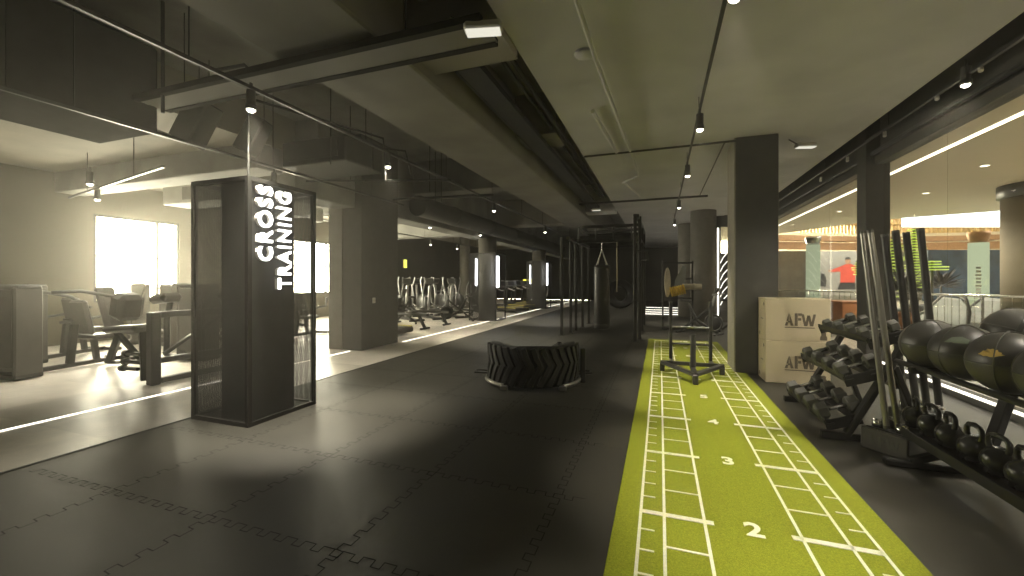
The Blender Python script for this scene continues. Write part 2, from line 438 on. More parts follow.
# shopfront on the right: header, sill, frames, panes, corner column
sbox('wall_right', XR-.02, XR+.18, YF, 16.5, 3.62, 4.6, 'header')
sbox('trim_3', XR-.1, XR+.1, YF, 16.5, 3.5, 3.64, 'header', .01)
sbox('trim_4', XR-.06, XR+.14, YF, 16.5, 0, .09, 'header', .01)
sbox('trim_5', XR-.10, XR-.065, 1.5, 16.3, .10, .125, 'led_and_reflection')
sbox('trim_6', XR-.16, XR-.10, YF, 16.4, 3.66, 3.72, 'grey_metal', .01)
ys = [YF, 0., 3.6, 7.2, 8.9]; y2 = [9.25, 11.3, 13.9, 16.4]
n = 3
for seq in (ys, y2):
    for a, b in zip(seq, seq[1:]):
        struct('window_%d' % n, MB().box((XR+.03,(a+b)/2,1.8),(.012,b-a-.006,3.42)), 'glass'); n += 1
sbox('column_1', 3.38, 3.72, 8.88, 9.24, 0, 4.6, 'column_paint', .006)
# jog wall with a dark panel at the far right
sbox('wall_right.001', XJ-.1, XJ+.1, 16.5, YB, 0, 4.6, 'wall_dark')
sbox('wall_right.002', XJ-.1, XR+.1, 16.5, 16.62, 0, 2.45, 'wall_dark')
sbox('wall_right.003', XJ-.1, XR+.2, 16.5, 16.62, 3.4, 4.6, 'header')
struct('window_%d' % n, MB().box(((XJ+XR)/2,16.56,2.92),(XR-XJ,.012,.95)), 'glass')

# columns
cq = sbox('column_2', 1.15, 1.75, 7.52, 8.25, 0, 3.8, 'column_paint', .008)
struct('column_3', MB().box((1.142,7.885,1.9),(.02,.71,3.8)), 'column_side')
sq = sbox('column_4', -6.78, -5.95, 7.2, 8.5, 0, 4.6, 'column_paint', .008)
struct('column_5', MB().box((-6.62,7.19,2.0),(.36,.03,4.0)), 'column_round')
for i, (x, y, r, h) in enumerate([(1.36,15.2,.40,3.8), (-8.77,11.9,.25,3.95), (-6.15,14.5,.34,3.1), (-6.1,21.4,.36,3.1), (-9.9,20.2,.28,3.95), (-12.2,17.0,.2,3.95), (1.05,18.5,.35,3.8)]):
    struct('column_%d' % (i+6), MB().lathe([(r,0),(r,h)], 32, Matrix.Translation((x,y,0))), 'column_round')

# floor light strips and, at the back, bars imitating floor reflections
sbox('trim_7', -6.19, -6.15, -1., 7.1, -.004, .004, 'led_and_reflection')
sbox('trim_8', -5.9, -5.86, 8.6, YB, -.004, .004, 'led_and_reflection')
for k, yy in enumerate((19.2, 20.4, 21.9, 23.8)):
    sbox('trim_%d' % (9+k), -.7, 1.4, yy, yy+.16, 0, .012, 'led_and_reflection')  # glowing bars added in place of lights mirrored in the floor
for k, (x, y, z0, z1) in enumerate([(-8.98,11.75,1.9,3.2), (-12.28,16.85,1.6,3.3)]):
    sbox('trim_%d' % (13+k), x-.02, x+.02, y-.02, y+.02, z0, z1, 'led_column')
sbox('trim_15', XJ-.02, XJ+.02, 16.40, 16.44, .12, 3.35, 'led')

# ------------------------------------------------------------------ the mall beyond the glass
pts = [(3.82,YF),(30,YF),(30,11),(17,15),(12.6,18.2),(10.9,19.4),(8.9,20.2),(7.84,21.4),(6.7,23.4),(5.8,25),(4.6,27.5),(2.2,29),(2.2,16.7),(3.82,16.7)]
struct('ceiling.012', MB().prism(pts, .35, Matrix.Translation((0,0,3.9))), 'mall_ceiling')
E12 = [p for p in pts[3:12]]
fb = MB()
for a, b in zip(E12, E12[1:]):
    fb.bar((a[0],a[1],4.1),(b[0],b[1],4.1),.6,.05)
sbox('ceiling.013', 2, 30, YF, 48, 7.2, 7.4, 'mall_ceiling')
sbox('wall_right.004', 30, 30.2, YF, 48, 0, 7.4, 'mall_wall')
sbox('wall_back.001', XJ+.1, 30, 48, 48.2, 0, 7.4, 'mall_wall')
def face_box(name, u0, u1, zc, z0, z1, d, m, bev=0.):           # a slab of wall facing the gym, centred on a bearing
    k = TH; C_, S_ = math.cos(k), math.sin(k)
    a = V(((u0-512)/415*zc*C_ - zc*S_, (u0-512)/415*zc*S_ + zc*C_)); b = V(((u1-512)/415*zc*C_ - zc*S_, (u1-512)/415*zc*S_ + zc*C_))
    c = (a+b)/2; ang = math.atan2(b.y-a.y, b.x-a.x)
    return MB().box((c.x - math.sin(ang)*d/2, c.y + math.cos(ang)*d/2, (z0+z1)/2), ((b-a).length, d, z1-z0), (0,0,ang), bev)
struct('wall_back.002', face_box('a', 760, 806, 30, 0, 3.6, .4, ''), 'shop_dark')
struct('wall_back.003', face_box('a', 806, 934, 31, 0, 3.6, .4, ''), 'poster_paper')
struct('wall_back.004', face_box('a', 928, 1010, 29, 0, 3.6, .4, ''), 'shop_blue')
# far side of the atrium: copper band and honey slats on a curve
arc = []
for i in range(25):
    t = i/24; u = 740+t*330; zc = 26.5-7*abs(t-.42)**1.6
    C_, S_ = math.cos(TH), math.sin(TH); arc.append(((u-512)/415*zc*C_-zc*S_, (u-512)/415*zc*S_+zc*C_))
cb, sl = MB(), MB()
for a, b in zip(arc, arc[1:]):
    cb.bar((a[0],a[1],4.08),(b[0],b[1],4.08),.78,.3)
    cb.bar((a[0],a[1],3.62),(b[0],b[1],3.62),.14,.45)
struct('trim_16', cb, 'copper')
for a, b in zip(arc, arc[1:]):
    for q in range(4):
        p = V(a).lerp(V(b), (q+.5)/4); sl.box((p.x,p.y,5.3),(.13,.13,1.7),(0,0,TH))
    sl.bar((a[0],a[1],5.0),(b[0],b[1],5.0),1.1,.03)
struct('trim_17', sl, 'wood')
# skylight over the atrium
struct('ceiling.014', face_box('a', 903, 1040, 21.5, 4.25, 6.2, .08, ''), 'skylight')
sbox('ceiling.015', 9.5, 22, 18, 34, 7.1, 7.18, 'skylight_dim')
sbox('trim_18', 4.86, 4.94, -2, 24, 3.885, 3.903, 'mall_led')

# ================================================================== TURF LANE
tf = thing('turf_lane', 'bright green sprint turf lane with cream distance ladder and numerals', 'turf', (.515,0,0))
MB().box((0,5.6,.006),(1.57,10.9,.012), bev=.004).build('turf_strip', 'turf', tf)
ZL = .0145
def flat(mb, x0, x1, y0, y1): mb.box(((x0+x1)/2,(y0+y1)/2,ZL-.001),(x1-x0,y1-y0,.003))
for s in (-1, 1):
    for nm, x in (('outer', .631), ('middle', .49), ('inner', .257)):
        mb = MB(); flat(mb, s*x-.009, s*x+.009, .8, 10.82); mb.build('marking_line', 'turf_line', tf)
    tk = MB()
    for i in range(0, 51):
        if i % 5: flat(tk, min(s*.631,s*.545), max(s*.631,s*.545), .8+i*.2-.007, .8+i*.2+.007)
    tag(tk.build('short_ticks', 'turf_line', tf), kind='stuff')
    for i in range(1, 31):
        y = .8+i/3
        if i % 3 == 0:
            mb = MB(); flat(mb, min(s*.631,s*.205), max(s*.631,s*.205), y-.022, y+.022); mb.build('metre_bar', 'turf_line', tf)
        else:
            mb = MB(); flat(mb, min(s*.49,s*.257), max(s*.49,s*.257), y-.008, y+.008); mb.build('rung', 'turf_line', tf)
e = MB(); flat(e, -.64, .64, 10.81, 10.83); e.build('end_line', 'turf_line', tf)
for k in range(1, 11):
    if k == 6: pass
    o = text_mb(str(k), .20, .002, .006, Matrix.Translation((.01, .8+k, ZL+.0005))).build('numeral', 'turf_line', tf)

# ================================================================== LIT SIGN PILLAR
sg = thing('sign_pillar', 'black mesh sign pillar with glowing vertical CROSS TRAINING letters', 'sign', (-4.35,3.5,0))
X0, X1, Y0, Y1, H = -.4, .4, -.42, .42, 2.56
fr = MB()
for x in (X0, X1):
    for y in (Y0, Y1): fr.box((x, y, H/2), (.045,.045,H))
for z in (.022, H-.022):
    for x in (X0, X1): fr.box((x,0,z),(.045,Y1-Y0-.045,.045))
    for y in (Y0, Y1): fr.box((0,y,z),(X1-X0-.045,.045,.045))
fr.build('frame', 'black_metal', sg)
MB().box((0,0,.012),(.75,.8,.02)).build('base_plate', 'black_metal', sg)
for nm, c, d in (('a',(0,Y0,H/2),(.755,.003,H-.09)),('b',(X1,0,H/2),(.003,.795,H-.09)),('c',(0,Y1,H/2),(.755,.003,H-.09)),('d',(X0,0,H/2),(.003,.795,H-.09))):
    MB().box(c,d).build('mesh_panel', 'mesh', sg)
MB().box((.18,-.12,H/2+.02),(.40,.56,H-.04), bev=.004).build('core_column', 'sign_core', sg)
MB().cyl((X1-.0,Y0,H),(X1-.0,Y0,3.45),.011).build('hanger_rod', 'black_metal', sg)
def word(body, yc, z0, z1, w_):                    # reads upwards, facing +x; fitted to its height and width
    for nm_, m_, dp, bd, x_, par in (('lettering','sign_letter',.02,.004,X1+.05,None),('letter_back','white_plastic',.04,.0,X1+.018,1)):
        mb = text_mb(body, .25, dp, bd, None, 1.18)
        xs = [v.x for v in mb.v]; ys_ = [v.y for v in mb.v]; fx = (z1-z0)/(max(xs)-min(xs)); fy = w_/(max(ys_)-min(ys_)); my = (max(ys_)+min(ys_))/2
        for i, v in enumerate(mb.v): mb.v[i] = V((x_+v.z, yc-(v.y-my)*fy, z0+(v.x-min(xs))*fx))
        if par: mb.build(nm_, m_, o)
        else: o = mb.build(nm_, m_, sg); o['label'] = 'glowing white letters '+body
word('CROSS', -.265, 1.70, 2.49, .165)
word('TRAINING', -.03, 1.40, 2.47, .165)

# ================================================================== TYRE TRAINER
tt = thing('tire_trainer', 'black half tractor tire on a steel base with side handles', 'tire trainer', (-1.80,5.98,0), R(17))
RO, RI, HW = .66, .40, .285
def sect(ph):          # half torus, axis vertical, bulging to -y
    prof = [(RI,.06),(RI-.02,.10),(RO-.17,.02),(RO-.05,.0),(RO-.005,.06),(RO,.28),(RO-.005,.50),(RO-.05,.56),(RO-.17,.54),(RI-.02,.46),(RI,.50),(RI+.05,.44),(RO-.09,.44),(RO-.06,.28),(RO-.09,.12),(RI+.05,.12)]
    return [V((r*math.cos(ph), r*math.sin(ph), z+.03)) for r, z in prof]
a0, a1, N = PI+.02, 2*PI-.02, 40
rings = [sect(a0+(a1-a0)*i/N) for i in range(N+1)]; m_ = len(rings[0])
mb = MB(); vs = [p for r in rings for p in r]
fs = [(i*m_+k, i*m_+(k+1) % m_, (i+1)*m_+(k+1) % m_, (i+1)*m_+k) for i in range(N) for k in range(m_)]
mb.add(vs, fs, True)
mb.add(rings[0], [tuple(range(m_))]); mb.add(rings[-1], [tuple(range(m_))])
body = mb.build('half_tire', 'tire', tt)
lug = MB()
def lugbox(p0, p1, w, th, off):
    q0 = V((RO*math.cos(p0[0]), RO*math.sin(p0[0]), p0[1])); q1 = V((RO*math.cos(p1[0]), RO*math.sin(p1[0]), p1[1]))
    d = q1-q0; rad = (q0+q1)/2; rad.z = 0; rad.normalize(); zz = d.normalized(); yy = (rad-zz*rad.dot(zz)).normalized(); xx = yy.cross(zz)
    lug.box((q0+q1)/2+yy*off, (w,th,d.length), Matrix((xx,yy,zz)).transposed(), .008)
NL = 15
for i in range(NL):
    p = a0+.10+(a1-a0-.34)*i/(NL-1)
    lugbox((p,.055),(p+.10,.20),.075,.05,.0); lugbox((p+.09,.18),(p+.21,.33),.07,.05,.0)           # lower hook
    p += .09
    lugbox((p+.16,.30),(p+.04,.45),.07,.05,.0); lugbox((p+.05,.43),(p-.03,.575),.075,.05,.0)         # upper hook
tag(lug.build('tread_lugs', 'tire', body), kind='stuff')
rim = MB()
for z in (.565,):
    rim.tube([V(((RI+.02)*math.cos(a), (RI+.02)*math.sin(a), z-.02)) for a in [a0+(a1-a0)*k/24 for k in range(25)]], .014, 8)
rim.build('rim_bead', 'grey_metal', tt)
for s in (-1, 1):
    b = MB()
    b.tube([V((s*(RO+.03)*math.cos(a), -(RO+.04)*math.sin(a), .05)) for a in [R(8)+R(46)*k/10 for k in range(11)]], .03, 10)
    b.box((s*.40,-.60,.03),(.1,.09,.06), bev=.01); b.box((s*.66,-.05,.04),(.09,.12,.08), bev=.01)
    b.build('base_bumper', 'bar_steel', tt)
    h = MB().tube([(s*.66,.0,.10),(s*.80,-.02,.11),(s*.87,-.02,.11),(s*.87,.14,.11),(s*.80,.16,.11),(s*.66,.14,.10)], .014, 8)
    h.build('handle', 'black_metal', tt)
    f = MB().bar((s*.56,.02,.05),(s*.56,1.15,.05),.07,.07,.008); f.build('floor_rail', 'black_metal', tt)
MB().bar((-.6,1.12,.05),(.6,1.12,.05),.07,.07,.008).build('cross_rail', 'black_metal', tt)
MB().bar((.40,.02,.55),(.05,1.1,.12),.06,.05,.008).build('lever_arm', 'black_metal', tt)
MB().box((.73,-.12,.25),(.07,.06,.5), bev=.008).build('upright_post', 'black_metal', tt)
MB().box((0,-.02,.30),(.84,.05,.42), bev=.01).build('back_plate', 'black_metal', tt)

# ================================================================== SLED
sd = thing('push_sled', 'dark grey triangular push sled with two tall posts on turf', 'sled', (.475,7.0,.013))
f = MB()
A_, B_, C3 = V((-.44,.24,.14)), V((.44,.24,.14)), V((.0,-.56,.14))
f.bar(A_,C3,.08,.05,.006); f.bar(B_,C3,.08,.05,.006); f.bar(A_-V((.03,0,0)),B_+V((.03,0,0)),.05,.06,.006); f.bar((0,-.5,.14),(0,.22,.14),.07,.05,.006)
f.build('frame', 'grey_metal', sd)
for p in (A_, B_, C3):
    MB().box((p.x,p.y,.07),(.075,.09,.14), bev=.012).build('foot', 'grey_metal', sd)
for s in (-1, 1):
    MB().tube([(s*.305,.5,.14),(s*.305,.5,1.13)],.028,12).build('push_post', 'grey_metal', sd)
    MB().bar((s*.305,.24,.14),(s*.305,.52,.14),.06,.05,.006).build('post_bracket', 'grey_metal', sd)
MB().tube([(0,-.12,.14),(0,-.12,.66)],.04,14).build('weight_post', 'grey_metal', sd)
MB().tube([(-.28,.5,.70),(.28,.5,.70)],.014,8).build('cross_bar', 'light_metal', sd)
MB().tube([(-.28,.5,.42),(.28,.5,.42)],.016,8).build('lower_cross_bar', 'grey_metal', sd)

# ================================================================== PLYO CRATES
def stencil_A(mb, x, h, t, M4):
    w_ = h*.62
    mb.prism([(x,0),(x+t,0),(x+t*1.25,h*.28),(x+t*.5,h*.28)], .003, M4)
    mb.prism([(x+t*.62,h*.36),(x+t*1.4,h*.36),(x+w_*.47,h*.8),(x+w_*.47,h)], .003, M4)
    mb.prism([(x+w_*.53,h),(x+w_*.53,h*.75),(x+w_-t*1.35,h*.36),(x+w_-t,0),(x+w_,0)], .003, M4)
    mb.prism([(x+w_*.34,h*.24),(x+w_*.66,h*.24),(x+w_*.62,h*.38),(x+w_*.38,h*.38)], .003, M4)
def stencil_F(mb, x, h, t, M4):
    mb.prism([(x,0),(x+t,0),(x+t,h),(x,h)], .003, M4)
    mb.prism([(x+t*1.15,h-t),(x+h*.5,h-t),(x+h*.5,h),(x+t*1.15,h)], .003, M4)
    mb.prism([(x+t*1.15,h*.42),(x+h*.44,h*.42),(x+h*.44,h*.42+t),(x+t*1.15,h*.42+t)], .003, M4)
def stencil_W(mb, x, h, t, M4):
    w_ = h*.86; q = w_/4
    for (a, b) in (((0,h),(q*.9,0)),((q*1.15,0),(q*1.95,h*.9)),((q*2.05,h*.9),(q*2.85,0)),((q*3.1,0),(w_,h))):
        mb.prism([(x+a[0]-t*.45,a[1]),(x+a[0]+t*.45,a[1]),(x+b[0]+t*.45,b[1]),(x+b[0]-t*.45,b[1])], .003, M4)
def crate(label, z):
    t = thing('plyo_crate', label, 'box', (1.86,7.24,z), 0, 'plywood jump crates')
    MB().box((0,0,.308),(.80,.48,.614), bev=.005).build('body', 'plywood', t)
    fm = Matrix(((1,0,0,-.157),(0,0,-1,-.240),(0,1,0,.225),(0,0,0,1)))
    mb = MB(); H_ = .18; stencil_A(mb, 0, H_, .036, fm); stencil_F(mb, .125, H_, .036, fm); stencil_W(mb, .222, H_*.94, .034, fm)
    mb.prism([(0,-.032),(.37,-.032),(.37,-.020),(0,-.020)], .003, fm)
    o = mb.build('lettering', 'print_dark', t); o['label'] = 'stencilled letters AFW'
    c = MB(); fm2 = Matrix(((1.4,0,0,.275),(0,0,-1,-.240),(0,1.4,0,.03),(0,0,0,1)))
    c.prism([(0,0),(.06,0),(.06,.03),(.05,.05),(.05,.075),(.035,.085),(.025,.085),(.01,.075),(.01,.05),(0,.03)], .003, fm2)
    c.build('crest_mark', 'print_dark', t)
    sm = Matrix(((0,0,-1,-.40),(-1,0,0,0),(0,1,0,0),(0,0,0,1)))
    for pp in ([(.14,.50),(.17,.53),(.14,.56),(.11,.53)],[(-.04,.30),(.10,.30),(.10,.312),(-.04,.312)],[(-.14,.05),(-.10,.05),(-.10,.10),(-.14,.10)]):
        MB().prism(pp, .003, sm).build('side_mark', 'print_dark', t)
crate('lower pale plywood jump crate standing on the rubber floor', 0)
crate('upper pale plywood jump crate stacked on another crate', .616)

# ================================================================== RIG, BAG, ROPE
rg = thing('pull_up_rig', 'black steel pull-up rig with monkey bars behind the tire', 'rig', (-1.5,12.6,0))
LP = [(-1.02,-1.5),(-.87,-1.0),(-.84,-.4),(-.82,.6),(-.80,1.7)]; RP = [(.93,-2.1),(1.02,-1.7),(1.0,.2),(1.0,1.9)]
for (x, y) in LP: 
    MB().box((x,y,1.33),(.075,.075,2.66), bev=.006).box((x,y,.006),(.16,.16,.012)).build('post', 'black_metal', rg)
for (x, y) in RP:
    MB().box((x,y,1.55),(.08,.08,3.1), bev=.006).box((x,y,.006),(.17,.17,.012)).build('post', 'black_metal', rg)
for (p, q) in (((-.83,-1.6,2.62),(-.80,1.7,2.62)),((.98,-2.1,3.06),(1.0,1.9,3.06)),((.95,-2.1,2.62),(1.0,1.9,2.62)),((-.82,.6,3.0),(1.0,.2,3.0)),((-.82,-.5,2.62),(1.0,-.5,2.62)),((-.8,1.7,2.62),(1.0,1.9,2.62)),((-.6,-.5,3.04),(1.0,-.5,3.04)),((-.6,-.5,3.04),(-.82,1.7,3.04)),((-.82,1.7,3.04),(1.0,1.9,3.04))):
    MB().bar(p, q, .08, .08, .006).build('beam', 'black_metal', rg)
for k in range(7): MB().tube([(-.82,-.3+k*.3,2.78),(1.,-.3+k*.3,2.78)],.018,8).build('monkey_bar', 'black_metal', rg)
for k in range(4): MB().tube([(-.75+.5*k,-.45,2.62),(-.75+.5*k,-.45,3.05)],.02,8).build('strut', 'black_metal', rg)
MB().tube([(.98,-2.1,2.2),(1.22,-2.0,2.2),(1.22,-1.8,2.0),(1.05,-1.7,2.0)],.018,8).build('dip_handle', 'black_metal', rg)

bg = thing('punching_bag', 'long black punching bag hanging from the rig on pale straps', 'punching bag', (-1.57,12.08,.1))
r = .225
MB().lathe([(r-.06,0),(r-.015,.012),(r,.05),(r,1.76),(r-.012,1.81),(r-.07,1.83)], 32).build('bag', 'bag_leather', bg)
for z in (.10, 1.72): MB().lathe([(r+.001,z),(r+.005,z+.006),(r+.005,z+.05),(r+.001,z+.056)], 32).build('band', 'black_plastic', bg)
for k in range(4):
    a = PI/4+k*PI/2; MB().bar((.2*math.cos(a),.2*math.sin(a),1.80),(.012*math.cos(a),.012*math.sin(a),2.26),.028,.006).build('hanging_strap', 'strap', bg)
MB().tube([(0,0,2.25),(0,0,2.50)],.012,8).build('chain', 'chrome', bg)
MB().prism([(-.02,0),(.02,0),(.02,.9),(-.02,.9)],.003,Matrix(((0,0,1,r*.93),(1,0,0,-.07),(0,1,0,.5),(0,0,0,1)))).build('side_print','foam_white',bg)

rp = tag(MB().tube([(0,0,0),(.01,0,.6),(0,0,1.2),(.0,0,1.9)],.022,10).build('climbing_rope', 'rope'), 'pale climbing rope hanging inside the black rig', 'rope')
put(rp, (-1.37,14.38,1.1))
tr = thing('spare_tire', 'big black tire standing upright far behind the punching bag', 'tire', (-1.98,22.3,0), R(25))
MB().lathe([(.38,-.19),(.68,-.2),(.75,-.12),(.75,.12),(.68,.2),(.38,.19)], 32, Matrix.Translation((0,0,.77)) @ Matrix.Rotation(PI/2-.15,4,'X'), closed=True).build('casing', 'tire', tr)

# ================================================================== LAMPS
def spot(loc, tgt, watts, size=70, blend=.7, col=(1,.91,.74), rad=.04):
    L = bpy.data.lights.new('lamp_light','SPOT'); L.energy = watts; L.spot_size = R(size); L.spot_blend = blend; L.color = col; L.shadow_soft_size = rad
    o = bpy.data.objects.new('lamp_light', L); COL.objects.link(o); o.location = loc
    o.rotation_euler = (V(tgt)-V(loc)).to_track_quat('-Z','Y').to_euler()
    return o
lp0 = thing('track_spotlight', '', 'spotlight', (0,0,0))
MB().cyl((0,0,.045),(0,0,.19),.042,.042,18).lathe([(.046,.0),(.05,.0),(.05,.05),(.046,.05)],18).build('can', 'black_plastic', lp0)
MB().lathe([(.002,-.028),(.022,-.022),(.036,-.008),(.04,.006),(.04,.012)],18).build('lens', 'lens', lp0)
MB().box((0,0,.22),(.02,.03,.10), bev=.003).build('bracket', 'black_plastic', lp0)
first = [True]
def lamp(loc, label, group, watts=0, tgt=None, size=75, on=True):
    if first[0]:
        first[0] = False; t = lp0; t.location = loc; t['label'] = label; t['group'] = group
    else: t = dup(lp0, label, loc, 0, group)
    if watts:
        spot(V(loc)-V((0,0,.03)), tgt or (loc[0],loc[1],0), watts, size)
    return t
ZR = 3.34
TRY = [3.04, 5.56, 7.96, 11.4, 14.9]
nm = ['nearest','second nearest','third nearest','fourth nearest','farthest']
for i, y in enumerate(TRY):
    lamp((.46,y,ZR), 'lit black spotlight on the cable track above the turf, %s to us' % nm[i], 'spotlights above the turf', 330 if i < 3 else 260, (.5,y+.4,0), 50)
spot((.46,.7,ZR), (.5,1.3,0), 320, 50)
trk = thing('lighting_track', 'thin black lighting track running above the green turf', 'lighting track', (.46,0,3.6))
MB().box((0,7,0),(.028,18,.03)).build('rail', 'black_metal', trk)
for k in range(8): MB().cyl((0,-1.5+k*2.4,0),(0,-1.5+k*2.4,.2),.005,n=6).build('hanger_rod', 'black_metal', trk)
def track(x0, y0, x1, y1, z, label, top, wd=.035, m='grey_metal'):
    t = thing('lighting_track', label, 'lighting track', (x0,y0,z))
    d = V((x1-x0,y1-y0,0)); MB().bar((0,0,0), d, wd, .035).build('rail', m, t)
    n = max(2, int(d.length/2.2))
    for k in range(n):
        q = d*((k+.5)/n); MB().cyl(q, q+V((0,0,top-z)), .006, n=6).build('hanger_rod', 'black_metal', t)
track(-3.85,-1,-3.85,22,3.42,'long dark lighting track running past the top of the sign pillar',4.6)
track(-5.72,-1,-5.72,8.4,3.27,'dark lighting track beside the deep beam near the left machines',4.6)
track(-11.5,5.0,-7.0,4.1,3.2,'short cross lighting track over the weight machines',3.95)
track(-9.5,9,-9.5,22,3.3,'distant lighting track above the cardio machines',3.95)
track(3.12,-1,3.12,16,3.72,'wall lighting track along the top of the shop glass',4.6)
for i, (y, w_) in enumerate([(3.03,1050),(5.25,190),(9.47,520),(14.3,520)]):
    lamp((-3.85,y,3.2), ['lit spotlight hanging beside the rod above the sign pillar','lit spotlight on the long track just beyond the sign pillar','lit spotlight above the square dark pillar aisle, third along the track','small lit spotlight at the far end of the long track'][i], 'spotlights on the long track', w_, (-3.5,y+.55,0), 52 if i == 0 else 78)
spot((-3.85,.9,3.2),(-3.7,1.1,0),70,70)
spot((-2.2,-2.2,3.4),(-3.9,2.9,1.2),230,44)  # added unseen spot behind the camera, brightening the sign pillar's near face
spot((1.8,-2.2,3.4),(2.3,4.2,.6),260,44)  # second added unseen spot behind the camera, brightening the racks on the right
for i, (x, y, z) in enumerate([(-8.3,3.85,2.98),(-9.9,4.7,3.0),(-6.2,5.3,3.14),(-6.2,10.4,3.0),(-6.05,13.6,3.1)]):
    lamp((x,y,z), ['lit spotlight over the nearest weight machine','lit spotlight in front of the bright window','small lit spotlight seen above the top of the sign letters','lit spotlight on the deep beam above the rowers','lit spotlight high on the beam by the first round column'][i], 'spotlights by the deep beam', [250,150,150,120,120][i], (x-.3,y+.2,0), 90)
for i, (x, y) in enumerate([(-9.5,11),(-9.5,13.5),(-9.5,16),(-9.5,18.5)]):
    lamp((x,y,3.05), 'small lit spotlight above the cardio machines, %s to us' % nm[i], 'spotlights above the cardio machines', 200, (x+.8,y,0), 95)
lamp((3.1,5.85,3.60), 'lit wall spotlight above the shop glass near the upper right', 'spotlights along the shop glass', 260, (1.9,6.2,.4), 95)
spot((3.1,3.4,3.5), (2.2,3.9,0), 160, 80)
WS = [(5.66,3.76),(6.38,3.72),(7.61,3.68),(8.9,3.66),(10.2,3.60)]
off0 = thing('wall_spotlight', 'small unlit white spotlight on the wall track, nearest to us', 'spotlight', (3.12,WS[0][0],3.66), 0, 'small white spotlights on the wall track')
MB().cyl((0,0,0),(.02,.05,.08),.022,.022,14).build('can', 'white_plastic', off0)
MB().box((.01,.03,.08),(.012,.012,.05)).build('bracket', 'black_plastic', off0)
for i, (y, z) in enumerate(WS[1:]):
    dup(off0, 'small unlit white spotlight on the wall track, %s to us' % ['second nearest','third nearest','second farthest','farthest'][i], (3.12,y,z-.06))
# far-room lamps
for (x, y) in ((-2.2,18.5),(-3.2,24),(.3,20.5),(-8,24),(-6.8,19)):
    spot((x,y,3.4),(x,y+.4,0),180,95)

# emergency luminaires
def emergency(loc, rot, label, s=1.):
    t = thing('emergency_light', label, 'emergency light', loc); t.rotation_euler = rot
    MB().box((0,0,0),(.30*s,.13*s,.07*s), bev=.02*s).build('housing', 'white_plastic', t)
    MB().box((0,0,-.036*s),(.27*s,.11*s,.006)).build('diffuser', 'lit_diffuser', t)
    MB().bar((-.13*s,0,.02),(-.26*s,0,.10),.02,.01).build('bracket', 'grey_metal', t)
emergency((-1.30,2.98,3.47), (0,0,R(14)), 'white box emergency light by the cable tray overhead')
emergency((2.2,7.85,3.66), (0,0,R(15)), 'white box emergency light beyond the dark column by the glass')
emergency((-1.8,12.6,3.62), (0,0,0), 'small distant white emergency light above the rig', .9)

# ================================================================== OVERHEAD SERVICES
ct = thing('cable_tray', 'perforated cable tray crossing the ceiling toward the white light', 'cable tray', (0,3.1,3.5))
for y in (-.16, .16): MB().box((-3.4,y,.02),(4.2,.065,.06)).build('side_rail', 'duct_matte', ct)
pl = MB()
for k in range(60):
    for j in range(3): pl.box((-5.46+k*.07,-.1+j*.1,0),(.05,.07,.006))
    pl.box((-5.425+k*.07,0,0),(.02,.3,.006))
pl.box((-3.4,-.05,0),(4.2,.03,.006)).box((-3.4,.05,0),(4.2,.03,.006))
pl.build('perforated_floor', 'soffit', ct)
for x in (-5.2,-3.6,-2.2): MB().cyl((x,.16,.05),(x,.16,1.1),.006,n=6).build('hanger_rod', 'black_metal', ct)
lt = thing('cable_ladder', 'dark cable tray running lengthwise in the recess beside the wide soffit', 'cable tray', (-1.98,8.8,3.80))
for x in (-.14,.14): MB().box((x,0,.03),(.025,9.4,.08)).build('side_rail', 'tray', lt)
MB().box((0,0,0),(.28,9.4,.005)).build('tray_floor', 'duct', lt)
for i, (x, z, r_, lb) in enumerate([(-1.55,3.95,.03,'slim ceiling pipe at the right of the recess'),(-1.68,3.98,.025,'second slim ceiling pipe in the recess, left of its neighbour')]):
    tag(MB().tube([(x,4.0,z),(x,12.5,z)],r_,8).build('ceiling_pipe','duct'), lb, 'pipe')
def pipe(pts, r, label, m='tray'):
    return tag(MB().tube(pts, r, 8).build('conduit_pipe', m), label, 'pipe')
pipe([(-1.3,7.55,3.74),(1.15,7.5,3.74)], .018, 'thin dark conduit crossing the slab at the dark column')
pipe([(-2.25,12.2,3.74),(-1.3,12.2,3.74),(1.2,12.15,3.74)], .03, 'dark pipe crossing the ceiling in front of the rig')
pipe([(1.0,7.6,3.76),(1.0,12.1,3.76)], .014, 'thin conduit running away from the top of the dark column')
pipe([(-.65,2.0,3.75),(-.62,4.2,3.75),(-.45,8.6,3.75),(-.45,9.4,3.75),(-.8,9.9,3.75),(-.5,11.8,3.75)], .022, 'painted pipe zigzagging under the slab left of the turf lamps', 'slab')
pipe([(-.85,5.6,3.76),(-.72,7.6,3.76)], .03, 'short straight pipe under the slab', 'slab')
pipe([(-5.05,2.95,4.5),(-5.05,2.95,3.3)], .018, 'vertical drop pipe left of the sign pillar')
pipe([(-4.95,3.4,3.95),(-4.55,3.5,4.0),(-4.50,3.52,3.95),(-4.5,3.52,3.4)], .02, 'bent pipe dropping beside the cable tray')
pipe([(-4.6,3.3,3.62),(-3.9,5.2,3.62),(-3.9,5.25,3.3),(-3.9,5.25,3.0)], .016, 'thin bent conduit dropping beyond the sign pillar')
pipe([(-4.4,5.6,3.3),(-4.4,5.6,3.66),(-4.05,6.0,3.68),(-4.0,6.1,3.3)], .016, 'hooped conduit above the aisle beyond the sign')
for i, (x, y) in enumerate([(-4.7,5.0),(-5.2,6.0),(-4.6,8.2),(-5.1,8.8),(-4.3,7.2)]):
    pipe([(x,y,4.6),(x,y,3.25)], .008, 'thin hanging rod in the dark bay, %s to us' % nm[i])
pipe([(-6.0,5.8,3.28),(-3.5,6.6,3.28)], .02, 'thin conduit crossing the dark bay beyond the sign')
